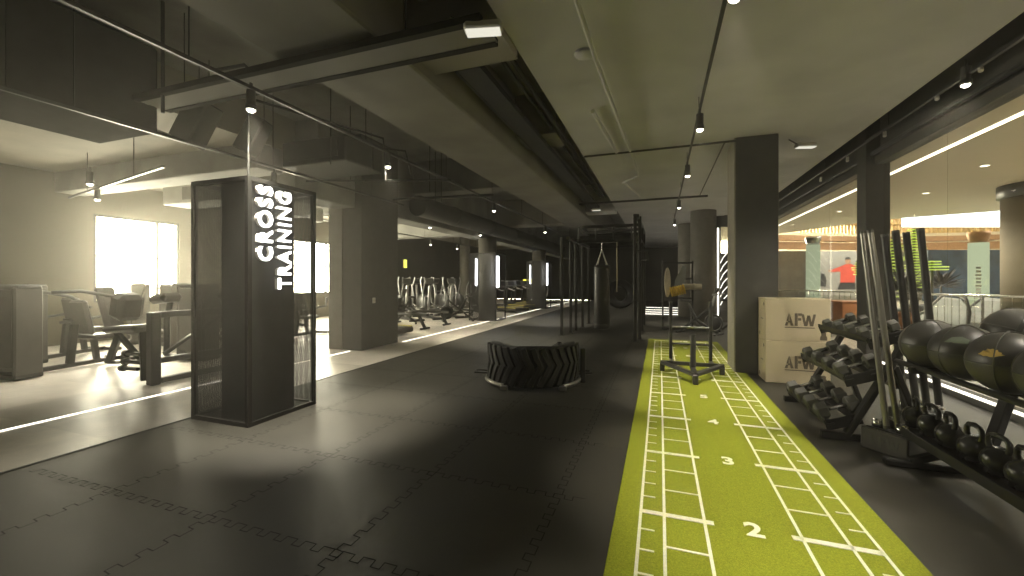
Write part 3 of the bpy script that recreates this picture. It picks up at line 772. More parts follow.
pipe([(-6.0,8.3,3.4),(-3.5,8.6,3.4)], .03, 'dark pipe crossing the dark bay by the square pillar')
dk = thing('ventilation_duct', 'large dark rectangular air duct over the far left of the vinyl floor', 'air duct', (-6.40,0,3.82))
MB().box((0,-.25,0),(1.16,7.2,1.04), bev=.02).build('casing', 'duct_matte', dk)
for y in (-2.4,-.9,.6,2.1): MB().box((0,y,0),(1.2,.04,1.08)).build('flange', 'duct_matte', dk)
sl_ = thing('slanted_duct', 'slanted dark duct section hanging left of the sign pillar rod', 'air duct', (-6.05,3.95,3.68))
MB().bar((-.13,-.05,-.28),(.13,.05,.28),.34,.30,.02).build('casing', 'duct', sl_)
for k in (-1,1): MB().cyl((.1*k,.1,.1),(.1*k,.1,.9),.006,n=6).build('hanger_rod','black_metal',sl_)
s2 = thing('slanted_duct', 'second slanted dark duct just right of its twin by the rod', 'air duct', (-5.98,4.75,3.75))
MB().bar((-.12,-.05,-.26),(.12,.05,.26),.30,.26,.02).build('casing', 'duct', s2)
MB().cyl((.1,.1,.1),(.1,.1,.84),.006,n=6).build('hanger_rod','black_metal',s2)
s3 = thing('duct_elbow', 'pale lagged duct end plate hanging left of the slanted dark duct', 'air duct', (-6.40,3.62,3.47))
MB().box((0,0,0),(.46,.30,.07),(0,R(12),R(15)),.02).build('plate','slab_light',s3); MB().cyl((0,0,0),(0,0,.9),.006,n=6).build('hanger_rod','black_metal',s3)
fc = thing('fan_coil_unit', 'dark boxy air unit hung between track and deep beam', 'air unit', (-5.2,5.6,3.55))
MB().box((0,0,0),(1.3,.9,.4), bev=.02).build('casing', 'duct', fc); MB().box((0,-.46,0),(1.0,.03,.25)).build('grille', 'tray', fc)
tu = thing('round_duct', 'long round dark air duct running along the deep beam', 'air duct', (-5.52,0,3.30))
MB().tube([(0,8.7,0),(0,24,0)],.25,20).build('tube', 'duct', tu)
for y in (10.5,13,15.5,18): MB().lathe([(.25,-.03),(.27,-.03),(.27,.03),(.25,.03)],20,Matrix.Translation((0,y,0)) @ Matrix.Rotation(PI/2,4,'X')).build('joint_ring','duct',tu)
md = thing('ventilation_duct', 'grey rectangular air duct crossing above the window machines', 'air duct', (-9.3,7.0,3.55))
MB().box((0,0,0),(4.2,.7,.45), bev=.02).build('casing', 'slab_dark', md); MB().box((-1,-.36,0),(.7,.03,.3)).build('grille','tray',md)
o = tag(MB().lathe([(.0,.0),(.09,.0),(.10,.012),(.10,.03)],24).build('smoke_detector','slab'), 'round painted ceiling disc on the grey slab', 'detector'); put(o,(-.72,4.2,3.77))

# ================================================================== DUMBBELL RACK
dr = thing('dumbbell_rack', 'black three-tier dumbbell rack beside the pale plywood crates', 'dumbbell rack', (1.85,5.36,0))
TIERS = [(-.38+.16, .17, .083), (-.23+.16, .60, .074), (-.05+.16, .96, .060)]        # centre x, z, head radius
TL = R(20)
for (x, z, r) in TIERS:
    for dx in (-.115, .10):
        MB().box((x+dx*math.cos(TL), 0, z+dx*math.sin(TL)), (.075,1.28,.016), (0,-TL,0), .003).box((x+(dx+(-.035 if dx < 0 else .035))*math.cos(TL), 0, z+.022+dx*math.sin(TL)), (.012,1.28,.05), (0,-TL,0), .003).build('tray_rail', 'black_metal', dr)
for y in (-.63, .63):
    f = MB()
    f.bar((-.40,y,.035),(.42,y,.035),.07,.07,.008); f.bar((-.20,y,.05),(.30,y,1.06),.09,.05,.008); f.bar((.38,y,.05),(.16,y,.72),.06,.05,.008)
    f.build('end_frame', 'black_metal', dr)
    for (x, z, r) in TIERS: MB().box((x,y*.985,z-.01),(.30,.016,.10),(0,-TL,0),.004).build('tray_end_plate','black_metal',dr)
MB().box((.20,0,.55),(.03,1.2,.10),bev=.004).build('back_brace','black_metal',dr)
db0 = {}
def dumbbell(r, label, grp, loc, rot):
    if r not in db0:
        t = thing('dumbbell', label, 'dumbbell', loc, 0, grp); t.rotation_euler = rot; db0[r] = t
        hl = r*1.25
        for s in (-1, 1):
            hx = [(r*math.cos(PI/6+k*PI/3), r*math.sin(PI/6+k*PI/3)) for k in range(6)]
            mm = MB(); c = .82
            pr = [(.082,.86),(.09,1.),(.082+hl*.85,1.),(.082+hl,.80)]
            vs = [(s*x, a*k_, b*k_) for x, k_ in pr for a, b in hx]
            fs = [(i*6+k, i*6+(k+1) % 6, (i+1)*6+(k+1) % 6, (i+1)*6+k) for i in range(3) for k in range(6)]+[tuple(range(6)), tuple(range(18,24))]
            mm.add(vs, fs); mm.build('head', 'rubber', t)
            rg_ = MB().cyl((s*(.082+hl*.99),0,0),(s*(.082+hl*1.02),0,0),r*.42,n=18); rg_.build('end_badge', 'grey_metal', t)
        MB().lathe([(.016,-.09),(.018,-.04),(.019,0),(.018,.04),(.016,.09)],14,Matrix.Rotation(PI/2,4,'Y')).build('handle','chrome',t)
    else: dup(db0[r], label, loc, 0, grp, rot)
tier = ['lowest','middle','top']; ordn = ['first from the crates','second from the crates','third from the crates','last from the crates']
for i, (x, z, r) in enumerate(TIERS):
    for k, y in enumerate((.46,.14,-.16,-.46)):
        dumbbell(r, 'black hex dumbbell with chrome handle on the %s tier, %s' % (tier[i], ordn[k]), 'hex dumbbells on the rack', (1.85+x, 5.36+y, z+r*.87+.012), (0,-TL,0))

# ================================================================== BAR HOLDERS AND BARS
def holder(loc, rz, label):
    t = thing('bar_holder', label, 'bar holder', loc, rz)
    MB().box((0,0,.095),(.36,.36,.19),bev=.012).build('block','black_plastic',t)
    MB().box((0,0,.195),(.30,.30,.012),bev=.004).build('top_plate','grey_metal',t)
    for x in (-.09,.09):
        for y in (-.09,.09): MB().lathe([(.034,.2),(.04,.2),(.04,.26),(.034,.26)],16,Matrix.Translation((x,y,0)),closed=True).build('socket','chrome',t)
    fm = Matrix(((1,0,0,-.11),(0,0,-1,-.181),(0,1,0,.05),(0,0,0,1)))
    mb = MB(); stencil_A(mb,0,.09,.02,fm); stencil_F(mb,.075,.09,.02,fm); stencil_W(mb,.14,.09,.019,fm)
    o = mb.build('lettering','rubber',t); o['label'] = 'dark raised letters AFW'
    return t
holder((1.95,4.545,0), math.atan2(-.29,.22), 'low black square bar holder block in front of the kettlebells')
holder((2.47,5.30,0), R(20), 'second low bar holder block behind, holding four thick dark bars')
def rod(p0, p1, r, m, label, grp, sleeves):
    p0, p1 = V(p0), V(p1); d = p1-p0; L = d.length
    t = thing('weight_bar', label, 'bar', p0, 0, grp); t.rotation_euler = d.to_track_quat('Z','Y').to_euler()
    if sleeves:
        MB().tube([(0,0,.36),(0,0,L-.36)],.016,12).build('shaft',m,t)
        for a, b in ((0,.38),(L-.38,L)): MB().cyl((0,0,a),(0,0,b),r,n=18).build('sleeve',m,t)
        for a in (.38,L-.40): MB().cyl((0,0,a),(0,0,a+.02),r*1.35,n=18).build('collar',m,t)
    else:
        MB().tube([(0,0,0),(0,0,L)],r,16).build('shaft',m,t)
        for a in (-.004,L-.02): MB().cyl((0,0,a),(0,0,a+.024),r*1.06,n=18).build('end_cap','black_plastic',t)
rod((1.855,4.49,.215),(1.725,4.60,1.94),.023,'bar_steel','left steel bar of the crossing pair in the front holder','bars in the front holder',False)
rod((1.925,4.47,.215),(1.765,4.56,1.94),.023,'bar_steel','right steel bar of the crossing pair in the front holder','bars in the front holder',False)
for i, (a, b) in enumerate([((2.31,5.23,.205),(2.2,5.37,1.97)),((2.42,5.27,.205),(2.3,5.39,2.01)),((2.52,5.31,.205),(2.4,5.42,1.99)),((2.64,5.36,.205),(2.54,5.47,2.03))]):
    rod(a, b, .031, 'black_metal', 'thick dark bar leaning against the shop glass light, %s of four' % ['leftmost','second from left','third from left','rightmost'][i], 'thick bars in the rear holder', False)

# ================================================================== BALL AND KETTLEBELL RACK
kr = thing('ball_rack', 'black storage rack holding medicine balls above and kettlebells below', 'rack', (2.2,3.75,0))
for y in (-1.0, .45):
    f = MB()
    f.bar((-.48,y,.03),(.55,y,.03),.08,.05,.01); f.build('foot','black_metal',kr)
    MB().bar((.12,y,.05),(.38,y,1.02),.10,.05,.008).build('upright','grey_metal',kr)
    MB().bar((-.32,y,.05),(.1,y,.22),.07,.05,.008).build('tray_support','black_metal',kr)
    MB().bar((-.32,y,.78),(.32,y,.80),.06,.05,.008).build('shelf_arm','black_metal',kr)
MB().box((-.14,-.16,.233),(.28,2.0,.03),(0,-R(4),0),.006).box((-.285,-.16,.235),(.016,2.0,.07),bev=.004).build('kettlebell_tray','black_metal',kr)
for x, z in ((-.27,.80),(-.03,.80),(.15,.94),(.38,.94)): MB().tube([(x,-1.2,z),(x,.75,z)],.022,10).build('ball_rail','black_metal',kr)
MB().box((.30,-.22,.70),(.03,1.9,.12),bev=.004).build('back_brace','black_metal',kr)

def kettlebell(label, loc, rz, r, k0=[]):
    if k0: dup(k0[0], label, loc, rz, 'kettlebells on the low tray'); return
    t = thing('kettlebell', label, 'kettlebell', loc, rz, 'kettlebells on the low tray'); k0.append(t)
    pr = [(.062,0),(.07,.004)]+[(r*math.sin(a), r*.92+.004-r*math.cos(a)) for a in [R(48)+R(112)*i/14 for i in range(15)]]+[(.02,r*1.92)]
    MB().lathe(pr,28).build('bell','cast_iron',t)
    zt = r*1.72
    MB().tube([(-.062,0,zt),(-.072,0,zt+.03),(-.068,0,zt+.06),(-.05,0,zt+.082),(0,0,zt+.09),(.05,0,zt+.082),(.068,0,zt+.06),(.072,0,zt+.03),(.062,0,zt)],[.019,.017,.016,.016,.017,.016,.016,.017,.019],12).build('handle','cast_iron',t)
kl = ['farthest from us, beside the bar holder','second from the bar holder','third from the bar holder','fourth from the bar holder','fifth from the bar holder','sixth from the bar holder, by the frame edge']
for i, (y, rz) in enumerate([(4.49,1.3),(4.27,1.7),(4.04,1.45),(3.79,1.6),(3.57,1.75),(3.36,1.5)]):
    kettlebell('black kettlebell on the low tray, %s' % kl[i], (2.055,y,.25), rz, .09)

def wallball(label, loc, r, rot, logo=None, patch=None):
    t = thing('medicine_ball', label, 'medicine ball', loc, 0, 'medicine balls on the rack'); t.rotation_euler = rot
    MB().ball((0,0,0), r, (1,1,.97), 36, 20).build('shell','vinyl_pad',t)
    s = MB()
    for ax in ('X','Y'): s.torus((0,0,0), r*1.0, .004, Matrix.Rotation(PI/2,4,ax), 40, 6)
    s.torus((0,0,0), r*.998, .004, None, 40, 6)
    s.build('seam','rubber',t)
    return t
def ball_patch(t, r, az, el, m, pts, sc, name):              # flat patch lying on the ball's skin
    mb = MB(); o = V((math.cos(el)*math.cos(az), math.cos(el)*math.sin(az), math.sin(el)))
    ex = V((-math.sin(az), math.cos(az), 0)); ey = o.cross(ex)
    c = [(x*sc, y*sc) for x, y in pts]; cx = sum(p[0] for p in c)/len(c); cy = sum(p[1] for p in c)/len(c)
    ringv = []; K = 4
    for k in range(K+1):
        for (x, y) in c:
            q = (o*r + ex*(cx+(x-cx)*k/K) + ey*(cy+(y-cy)*k/K)).normalized(); q.z *= .97
            ringv.append(q*(r+.0025))
    n = len(c); fs = [(k*n+i, k*n+(i+1) % n, (k+1)*n+(i+1) % n, (k+1)*n+i) for k in range(K) for i in range(n)]
    mb.add(ringv, fs, True); return mb.build(name, m, t)
BR = .196
BY = [4.26,3.863,3.466,3.069]
bl = ['farthest, next to the bars','second from the bars, grey green patch','third from the bars, with a yellow print','nearest, cut by the frame edge']
cat_pts = [(-1,-.1),(-.75,.1),(-.6,.35),(-.45,.3),(-.3,.55),(-.1,.5),(.05,.62),(.25,.5),(.4,.55),(.5,.35),(.75,.3),(.7,.15),(1.,.1),(.75,-.02),(.55,-.1),(.3,-.25),(.0,-.3),(-.25,-.22),(-.5,-.28),(-.7,-.15)]
for i, y in enumerate(BY):
    t = wallball('black leather medicine ball on the front rails, %s' % bl[i], (2.047,y,.984), BR, (0,0,.35*i))
    aim = math.atan2(-y,-2.05)-.35*i
    if i == 2:
        o = ball_patch(t, BR, aim-.42, .34, 'logo_yellow', cat_pts, .062, 'printed_emblem'); o['label'] = 'yellow printed emblem'
    if i == 1: ball_patch(t, BR, aim-.25, .55, 'patch_green', [(-1,-.3),(-.4,.3),(.3,.45),(.9,.2),(.8,-.25),(.1,-.35)], .07, 'green_patch')  # grey green patch on the ball's upper side
for i, y in enumerate((4.1,3.71,3.32)):
    wallball('black medicine ball on the raised rear rails, %s' % ['farthest from us','middle one','nearest to us'][i], (2.465,y,1.11), BR*.95, (.3,.2,1+.6*i))

# ================================================================== GYM MACHINES
def weight_tower(t, x, y, w=.62, d=.34, h=1.42, rz=0):
    rot = Matrix.Rotation(rz,4,'Z'); o = V((x,y,0))
    def B(c, s): return (V(c)+o, s)
    MB().box((x,y,.05),(w,d,.08),bev=.015).build('tower_base','black_metal',t)
    for s in (-1,1): MB().box((x+s*(w/2-.04),y,h/2),(.07,d,h-.05),bev=.02).build('side_shroud','black_plastic',t)
    MB().box((x,y,h-.03),(w,d*.9,.07),bev=.02).build('top_cap','grey_metal',t)
    mb = MB()
    for k in range(12): mb.box((x,y,.14+k*.052),(w-.2,d*.5,.046),bev=.004)
    mb.build('weight_stack','rubber',t)
    for s in (-1,1): MB().cyl((x+s*.1,y,.1),(x+s*.1,y,h-.06),.01,n=8).build('guide_rod','chrome',t)
    MB().box((x,y+d*.46,h*.55),(w-.15,.012,h*.8)).build('back_cover','black_plastic',t)
def selector_machine(label, loc, rz, kind):
    t = thing('weight_machine', label, 'weight machine', loc, rz, 'weight machines by the windows')
    weight_tower(t, 0, .75)
    MB().bar((0,.6,.06),(0,-.75,.06),.09,.07,.01).bar((-.35,-.75,.045),(.35,-.75,.045),.08,.07,.01).build('base_frame','black_metal',t)
    MB().bar((0,-.35,.08),(0,-.30,.46),.08,.08,.01).build('seat_post','black_metal',t)
    MB().box((0,-.38,.50),(.40,.44,.08),bev=.03).build('seat','vinyl_pad',t)
    MB().bar((0,.05,.06),(0,-.02,.75),.08,.10,.01).build('back_post','black_metal',t)
    MB().box((0,-.13,.85),(.34,.09,.62),(R(-12),0,0),.035).build('backrest','vinyl_pad',t)
    for s in (-1,1):
        a = MB()
        if kind == 0: a.tube([(s*.18,.4,1.3),(s*.45,.2,1.32),(s*.5,-.3,1.2),(s*.42,-.52,1.0)],.028,10)
        elif kind == 1: a.tube([(s*.2,.3,.7),(s*.5,.1,.75),(s*.52,-.45,.8),(s*.40,-.62,1.02)],.028,10)
        else: a.tube([(s*.15,-.5,.4),(s*.42,-.7,.42),(s*.45,-.9,.3)],.032,10)
        a.build('lever_arm','grey_metal',t)
        e = [(s*.42,-.52,1.0),(s*.40,-.62,1.02),(s*.45,-.9,.3)][kind]
        MB().cyl((e[0]-.06,e[1],e[2]),(e[0]+.06,e[1],e[2]),.05 if kind == 2 else .022,n=14).build('grip','rubber',t)
    return t
m1 = selector_machine('black weight machine with tall stack tower at the left edge', (-9.42,4.15,0), R(190), 0)
selector_machine('black weight machine behind the left edge tower', (-10.9,4.7,0), R(200), 1)
selector_machine('black weight machine silhouetted in front of the bright window', (-11.4,7.0,0), R(160), 0)
selector_machine('black weight machine at the right part of the bright window', (-10.2,7.0,0), R(170), 1)
selector_machine('black weight machine seen through the left mesh of the sign pillar', (-8.3,6.1,0), R(190), 2)
selector_machine('black weight machine between the sign pillar and the square pillar', (-9.0,8.4,0), R(185), 1)

# plate loaded machine with triangular side frame, nearest of the left machines
pm = thing('lever_machine', 'black lever machine with braced side frame left of the sign pillar', 'weight machine', (-7.0,4.2,0), R(0))
MB().box((.18,-.33,.52),(.13,.13,1.04),bev=.015).build('front_post','grey_metal',pm)
MB().bar((.18,-.28,1.0),(.18,1.1,1.0),.09,.09,.01).build('top_beam','grey_metal',pm)
MB().bar((.18,-.28,.34),(.18,1.1,.34),.10,.08,.01).build('middle_beam','grey_metal',pm)
MB().bar((.18,-.25,.05),(.18,1.2,.05),.09,.08,.01).build('base_beam','black_metal',pm)
MB().bar((.18,-.2,.42),(.18,.7,.96),.06,.05,.008).build('brace','grey_metal',pm)
MB().box((.18,1.12,.52),(.11,.11,1.04),bev=.015).build('rear_post','grey_metal',pm)
MB().bar((-.02,-.3,.04),(-.14,-.26,.74),.14,.10,.012).build('seat_post','black_metal',pm)
MB().bar((-.75,-.3,.72),(-.1,-.3,.30),.07,.06,.008).build('strut','black_metal',pm)
MB().box((-.42,-.28,.78),(.75,.36,.10),(0,R(-4),0),.035).build('seat','vinyl_pad',pm)
MB().box((-.58,-.25,1.10),(.30,.34,.40),(0,R(12),0),.07).build('backrest','vinyl_pad',pm)
MB().box((-.12,.0,1.22),(.36,.30,.14),(0,R(-8),0),.05).build('chest_pad','vinyl_pad',pm)
MB().box((.05,.9,1.22),(.40,.26,.14),(0,R(8),0),.05).build('arm_pad','vinyl_pad',pm)
MB().tube([(-.1,.0,.35),(-.1,.0,.9),(-.1,.05,1.16)],.04,10).build('pad_post','black_metal',pm)
MB().tube([(.05,.9,.35),(.05,.9,1.16)],.04,10).build('pad_post','black_metal',pm)
for z, x in ((.30,-.42),(.20,-.48),(.42,-.40)): MB().tube([(x,-.36,z),(x+.32,-.34,z)],.03,10).cyl((x-.02,-.36,z),(x+.04,-.36,z),.05,n=14).build('plate_horn','black_metal',pm)
MB().bar((-.1,.0,.35),(.18,.0,.34),.06,.06).bar((.05,.9,.35),(.18,.9,.34),.06,.06).bar((-.02,-.3,.08),(.18,-.3,.08),.06,.06).build('cross_member','black_metal',pm)
# bench between tower and window
bn = thing('incline_bench', 'black incline bench with slanted legs by the left machines', 'bench', (-8.85,4.75,0), R(25))
MB().bar((-.38,-.1,.04),(-.22,-.05,.60),.13,.09,.01).build('leg','black_metal',bn)
MB().bar((.28,-.1,.02),(.14,-.05,.52),.12,.09,.01).build('leg','black_metal',bn)
MB().bar((-.38,-.1,.05),(.28,-.1,.05),.06,.05).build('floor_bar','black_metal',bn)
MB().box((.18,-.05,.58),(.66,.32,.09),(0,R(6),0),.035).build('seat','vinyl_pad',bn)
MB().box((-.40,-.05,.98),(.12,.34,.82),(0,R(-14),0),.04).build('backrest','vinyl_pad',bn)
MB().tube([(-.25,.2,.8),(-.1,.25,1.15),(-.02,.25,1.42)],.02,8).build('handle','chrome',bn)

# ---- cardio
e0 = []
def elliptical(label, loc, rz):
    if e0: return dup(e0[0], label, loc, rz, 'elliptical trainers')
    t = thing('elliptical_trainer', label, 'elliptical trainer', loc, rz, 'elliptical trainers'); e0.append(t)
    MB().box((0,0,.05),(.16,1.7,.08),bev=.015).box((0,-.8,.04),(.6,.1,.07),bev=.015).box((0,.8,.04),(.6,.1,.07),bev=.015).build('base','black_metal',t)
    MB().lathe([(.05,-.1),(.36,-.11),(.40,-.06),(.40,.06),(.36,.11),(.05,.1)],28,Matrix.Translation((0,.45,.5)) @ Matrix.Rotation(PI/2,4,'Y')).build('flywheel_housing','grey_metal',t)
    MB().bar((0,.1,.1),(0,-.06,1.30),.10,.08,.02).build('upright','light_metal',t)
    MB().box((0,-.02,1.45),(.36,.07,.26),(R(-25),0,0),.03).build('console','black_plastic',t)
    MB().box((0,.02,1.46),(.28,.01,.18),(R(-25),0,0)).build('screen','screen',t)
    for s in (-1,1):
        MB().tube([(s*.24,.05,.5),(s*.27,.0,.9),(s*.28,.08,1.2),(s*.25,.22,1.45),(s*.22,.20,1.62)],[.028,.028,.026,.024,.026],10).build('arm','light_metal',t)
        MB().tube([(s*.24,.05,.5),(s*.2,.5,.32),(s*.2,.75,.35)],.026,8).build('pedal_arm','light_metal',t)
        MB().box((s*.2,.35,.38),(.16,.36,.05),bev=.015).build('pedal','black_plastic',t)
    return t
EL = [(-9.75,12.7,'front row, leftmost beside the slim round column'),(-8.95,13.35,'front row, second from left'),(-8.5,14.2,'front row, third from left'),(-8.0,15.05,'front row, rightmost by the bikes'),
      (-10.4,14.7,'rear row, leftmost'),(-9.9,15.55,'rear row, second from left'),(-9.45,16.35,'rear row, third from left'),(-9.0,17.15,'rear row, fourth from left'),(-8.5,18.0,'rear row, rightmost')]
for i, (x, y, lb) in enumerate(EL): elliptical('silver armed elliptical trainer, '+lb, (x,y,0), R(60+(0 if i < 4 else 180)))
elliptical('silver armed elliptical trainer silhouetted against the second window', (-10.9,9.7,0), R(200))

b0 = []
def bike(label, loc, rz):
    if b0: return dup(b0[0], label, loc, rz, 'exercise bikes')
    t = thing('exercise_bike', label, 'exercise bike', loc, rz, 'exercise bikes'); b0.append(t)
    for yf in (-.55,.5): MB().bar((-.26,yf,.04),(.26,yf,.04),.07,.05,.01).build('foot','black_metal',t)
    MB().bar((0,-.55,.06),(0,.1,.42),.07,.06,.01).bar((0,.5,.06),(0,.05,.44),.07,.06,.01).bar((0,.05,.42),(0,.30,.85),.06,.06,.01).bar((0,.05,.42),(0,-.38,.80),.06,.06,.01).build('frame','black_metal',t)
    MB().torus((0,-.42,.34),.22,.03,Matrix.Rotation(PI/2,4,'Y')).lathe([(.02,-.02),(.21,-.012),(.21,.012),(.02,.02)],28,Matrix.Translation((0,-.42,.34)) @ Matrix.Rotation(PI/2,4,'Y')).build('flywheel','grey_metal',t)
    MB().box((0,.36,.92),(.2,.28,.07),bev=.03).build('seat','vinyl_pad',t)
    MB().bar((0,-.38,.80),(0,-.46,1.08),.05,.05).tube([(-.22,-.62,1.14),(-.2,-.48,1.1),(0,-.45,1.08),(.2,-.48,1.1),(.22,-.62,1.14)],.018,8).build('handlebar','light_metal',t)
    MB().box((0,-.5,1.22),(.22,.05,.15),(R(20),0,0),.02).build('console','black_plastic',t)
    for s in (-1,1): MB().bar((s*.08,.05,.36),(s*.1,.05+s*.14,.30+s*.05),.03,.02).box((s*.17,.05+s*.14,.30+s*.05),(.1,.09,.03)).build('pedal','black_metal',t)
    return t
bike('dark exercise bike with flywheel nearest the first round column', (-6.85,13.45,0), R(-55))
bike('dark exercise bike with round flywheel facing us above the nearest rower rail', (-8.25,11.95,0), R(-58))
bike('dark exercise bike in the middle left of the first round column', (-6.95,15.5,0), R(80))
bike('dark exercise bike farther left beyond the rower rails', (-7.3,16.6,0), R(100))
bike('dark exercise bike at the rear, farthest of the bikes', (-10.4,18.8,0), R(70))

def rower(label, loc, rz, r0=[]):
    if r0: return dup(r0[0], label, loc, rz, 'rowing machines')
    t = thing('rowing_machine', label, 'rowing machine', loc, rz, 'rowing machines'); r0.append(t)
    MB().box((.95,0,.44),(1.9,.12,.07),bev=.015).build('rail','black_metal',t)
    MB().bar((.35,0,.42),(.12,0,.03),.11,.06,.01).bar((.12,-.22,.03),(.12,.22,.03),.08,.05,.01).build('leg','black_metal',t)
    MB().bar((1.85,0,.42),(2.15,0,.03),.11,.06,.01).bar((2.15,-.25,.03),(2.15,.25,.03),.08,.05,.01).build('leg','black_metal',t)
    MB().box((.6,0,.52),(.28,.32,.07),bev=.03).build('seat','vinyl_pad',t)
    MB().torus((2.1,0,.62),.26,.03,Matrix.Rotation(PI/2,4,'X')).lathe([(.03,-.06),(.25,-.05),(.25,.05),(.03,.06)],28,Matrix.Translation((2.1,0,.62)) @ Matrix.Rotation(PI/2,4,'X')).build('flywheel','grey_metal',t)
    MB().bar((2.0,0,.7),(1.85,0,1.05),.05,.04).box((1.82,0,1.1),(.04,.24,.18),(0,R(-20),0),.015).build('monitor','black_plastic',t)
    for s in (-1,1): MB().box((1.55,s*.14,.52),(.26,.1,.03),(0,R(-40),0),.01).build('footplate','black_plastic',t)
    MB().tube([(1.75,-.2,.66),(1.75,.2,.66)],.018,8).build('handle','rubber',t)
rower('black rowing machine with long rail nearest the square pillar', (-6.62,11.0,0), R(176))
rower('black rowing machine with long rail behind the first rower', (-6.55,12.25,0), R(178))

def treadmill(label, loc, rz, t0=[]):
    if t0: return dup(t0[0], label, loc, rz, 'treadmills')
    t = thing('treadmill', label, 'treadmill', loc, rz, 'treadmills'); t0.append(t)
    MB().box((0,0,.13),(.86,1.8,.16),bev=.04).build('deck','black_plastic',t)
    MB().box((0,.05,.218),(.52,1.6,.014),bev=.004).build('belt','rubber',t)
    for s in (-1,1):
        MB().box((s*.36,.0,.215),(.12,1.7,.02),bev=.006).build('side_rail','yellow_trim',t)
        MB().bar((s*.38,-.72,.18),(s*.36,-.62,1.22),.07,.10,.015).build('upright','grey_metal',t)
        MB().tube([(s*.36,-.62,1.12),(s*.36,-.2,1.0),(s*.36,-.05,1.0)],.025,8).build('handrail','light_metal',t)
    MB().box((0,-.64,1.30),(.82,.10,.34),(R(20),0,0),.03).build('console','black_plastic',t)
    MB().box((0,-.585,1.33),(.4,.01,.2),(R(20),0,0)).build('screen','screen',t)
    MB().box((0,-.72,.26),(.62,.30,.16),bev=.06).build('motor_cover','black_plastic',t)
treadmill('black treadmill with yellow edged deck beside the square pillar', (-7.45,9.75,0), R(-98))
for i, (x, y) in enumerate([(-6.7,18.5),(-7.0,20.6),(-7.3,22.6),(-7.2,24.1)]):
    treadmill('black treadmill beyond the first round column, %s' % ['nearest of the far row','second of the far row','third of the far row','last of the far row'][i], (x,y,0), R(-120))
elliptical('silver armed elliptical trainer, beyond the second round column', (-6.9,25.6,0), R(150))
# mesh frames with light strips around the round columns
def column_frame(label, x, y, h):
    t = thing('column_frame', label, 'frame', (x,y,0))
    f = MB()
    for sx in (-.52,.52):
        for sy in (-.5,.5): f.box((sx,sy,h/2),(.04,.04,h))
    for z in (.02,h-.02):
        for sx in (-.52,.52): f.box((sx,0,z),(.04,.96,.04))
        for sy in (-.5,.5): f.box((0,sy,z),(1.0,.04,.04))
    f.build('frame','black_metal',t)
    MB().box((.52,-.28,h*.72),(.05,.16,h*.46)).build('light_box','led_column',t)
    MB().box((-.52,.1,h*.72),(.05,.12,h*.42)).build('light_box','led_column',t)
    MB().box((0,-.5,h/2),(1.,.003,h-.08)).build('mesh_panel','mesh',t)
column_frame('black mesh frame with a lit light box around the first round column', -6.15, 14.5, 2.5)
column_frame('black mesh frame with a lit light box around the second round column', -6.1, 21.4, 2.5)

# small lit signs, speaker
o = thing('exit_lamp', 'small yellow green lit sign high on the dark far wall', 'lit sign', (-12.6,18.6,2.35), R(90)); MB().box((0,0,0),(.34,.06,.5),bev=.02).build('housing','black_plastic',o); MB().box((0,-.033,0),(.28,.01,.42)).build('lit_face','lit_green',o)
o = thing('wall_screen', 'small glowing screen far away between the round columns', 'screen', (-9.6,30.94,1.35)); MB().box((0,0,0),(1.1,.06,.5),bev=.02).build('housing','black_plastic',o); MB().box((0,-.033,0),(1.0,.01,.38)).build('lit_face','lit_green',o)
o = thing('loudspeaker', 'white bracketed loudspeaker beside the square pillar high up', 'loudspeaker', (-6.95,7.0,2.9)); MB().box((0,0,0),(.18,.2,.3),bev=.02).build('cabinet','white_plastic',o); MB().box((0,-.102,0),(.14,.01,.25)).build('grille','black_plastic',o); MB().bar((.08,0,.0),(.17,0.19,.0),.03,.03).build('bracket','white_plastic',o)
o = thing('wall_switch', 'small pale switch plate on the square pillar', 'switch', (-5.945,7.6,1.05)); MB().box((0,0,0),(.01,.1,.12),bev=.003).build('plate','white_plastic',o); MB().box((.007,0,0),(.008,.03,.05)).build('rocker','foam_white',o)

# ---- right rear: curved bikes, mats and rollers, neon
for i, (x, y, rz, lb) in enumerate([(1.0,12.6,60,'dark curved floor bike left of the round column by the neon'),(2.15,13.2,70,'dark curved floor bike right before the round column'),(2.5,14.2,10,'dark curved floor bike below the neon tubes')]):
    bike(lb, (x,y,0), R(rz))
st = thing('mat_stand', 'black stand hung with pale mats behind the sled', 'stand', (.5,13.6,0))
MB().box((0,0,.04),(.9,.4,.06),bev=.01).build('base','black_metal',st)
for x in (-.42,.42): MB().box((x,0,1.05),(.05,.05,2.05),bev=.006).build('post','black_metal',st)
for za, zb in ((2.02,2.02),(.95,.95),(1.45,1.55)): MB().bar((-.44,0,za),(.44,0,zb),.05,.05).build('crossbar','black_metal',st)
def hung(name, pts, d, m, label, cat, loc, rz=0):
    o = MB().prism(pts, d, Matrix(((1,0,0,0),(0,0,1,0),(0,1,0,0),(0,0,0,1)))).build(name, m); tag(o, label, cat); put(o, loc, (0,0,rz))
ov = [(.09*math.cos(a), .45*math.sin(a)) for a in [2*PI*k/24 for k in range(24)]]
hung('foam_mat', ov, .05, 'foam_white', 'tall narrow off-white foam mat hung on the black stand', 'mat', (.22,13.50,1.43), R(12))
hung('foam_mat', [(-.16,-.4),(.12,-.35),(.2,.45),(.1,.5),(-.12,.05)], .05, 'grey_foam', 'grey slanted foam mat hung on the black stand', 'mat', (.55,13.50,1.45))
ry = MB()
for k in range(7): ry.lathe([(.13,k*.06),(.15,k*.06+.01),(.15,k*.06+.04),(.13,k*.06+.052)],18,Matrix.Rotation(PI/2-.25,4,'Y'))
o = tag(ry.build('ribbed_roller','yellow'), 'yellow ribbed foam roller lying on the black stand', 'foam roller'); put(o,(.30,13.40,1.13))
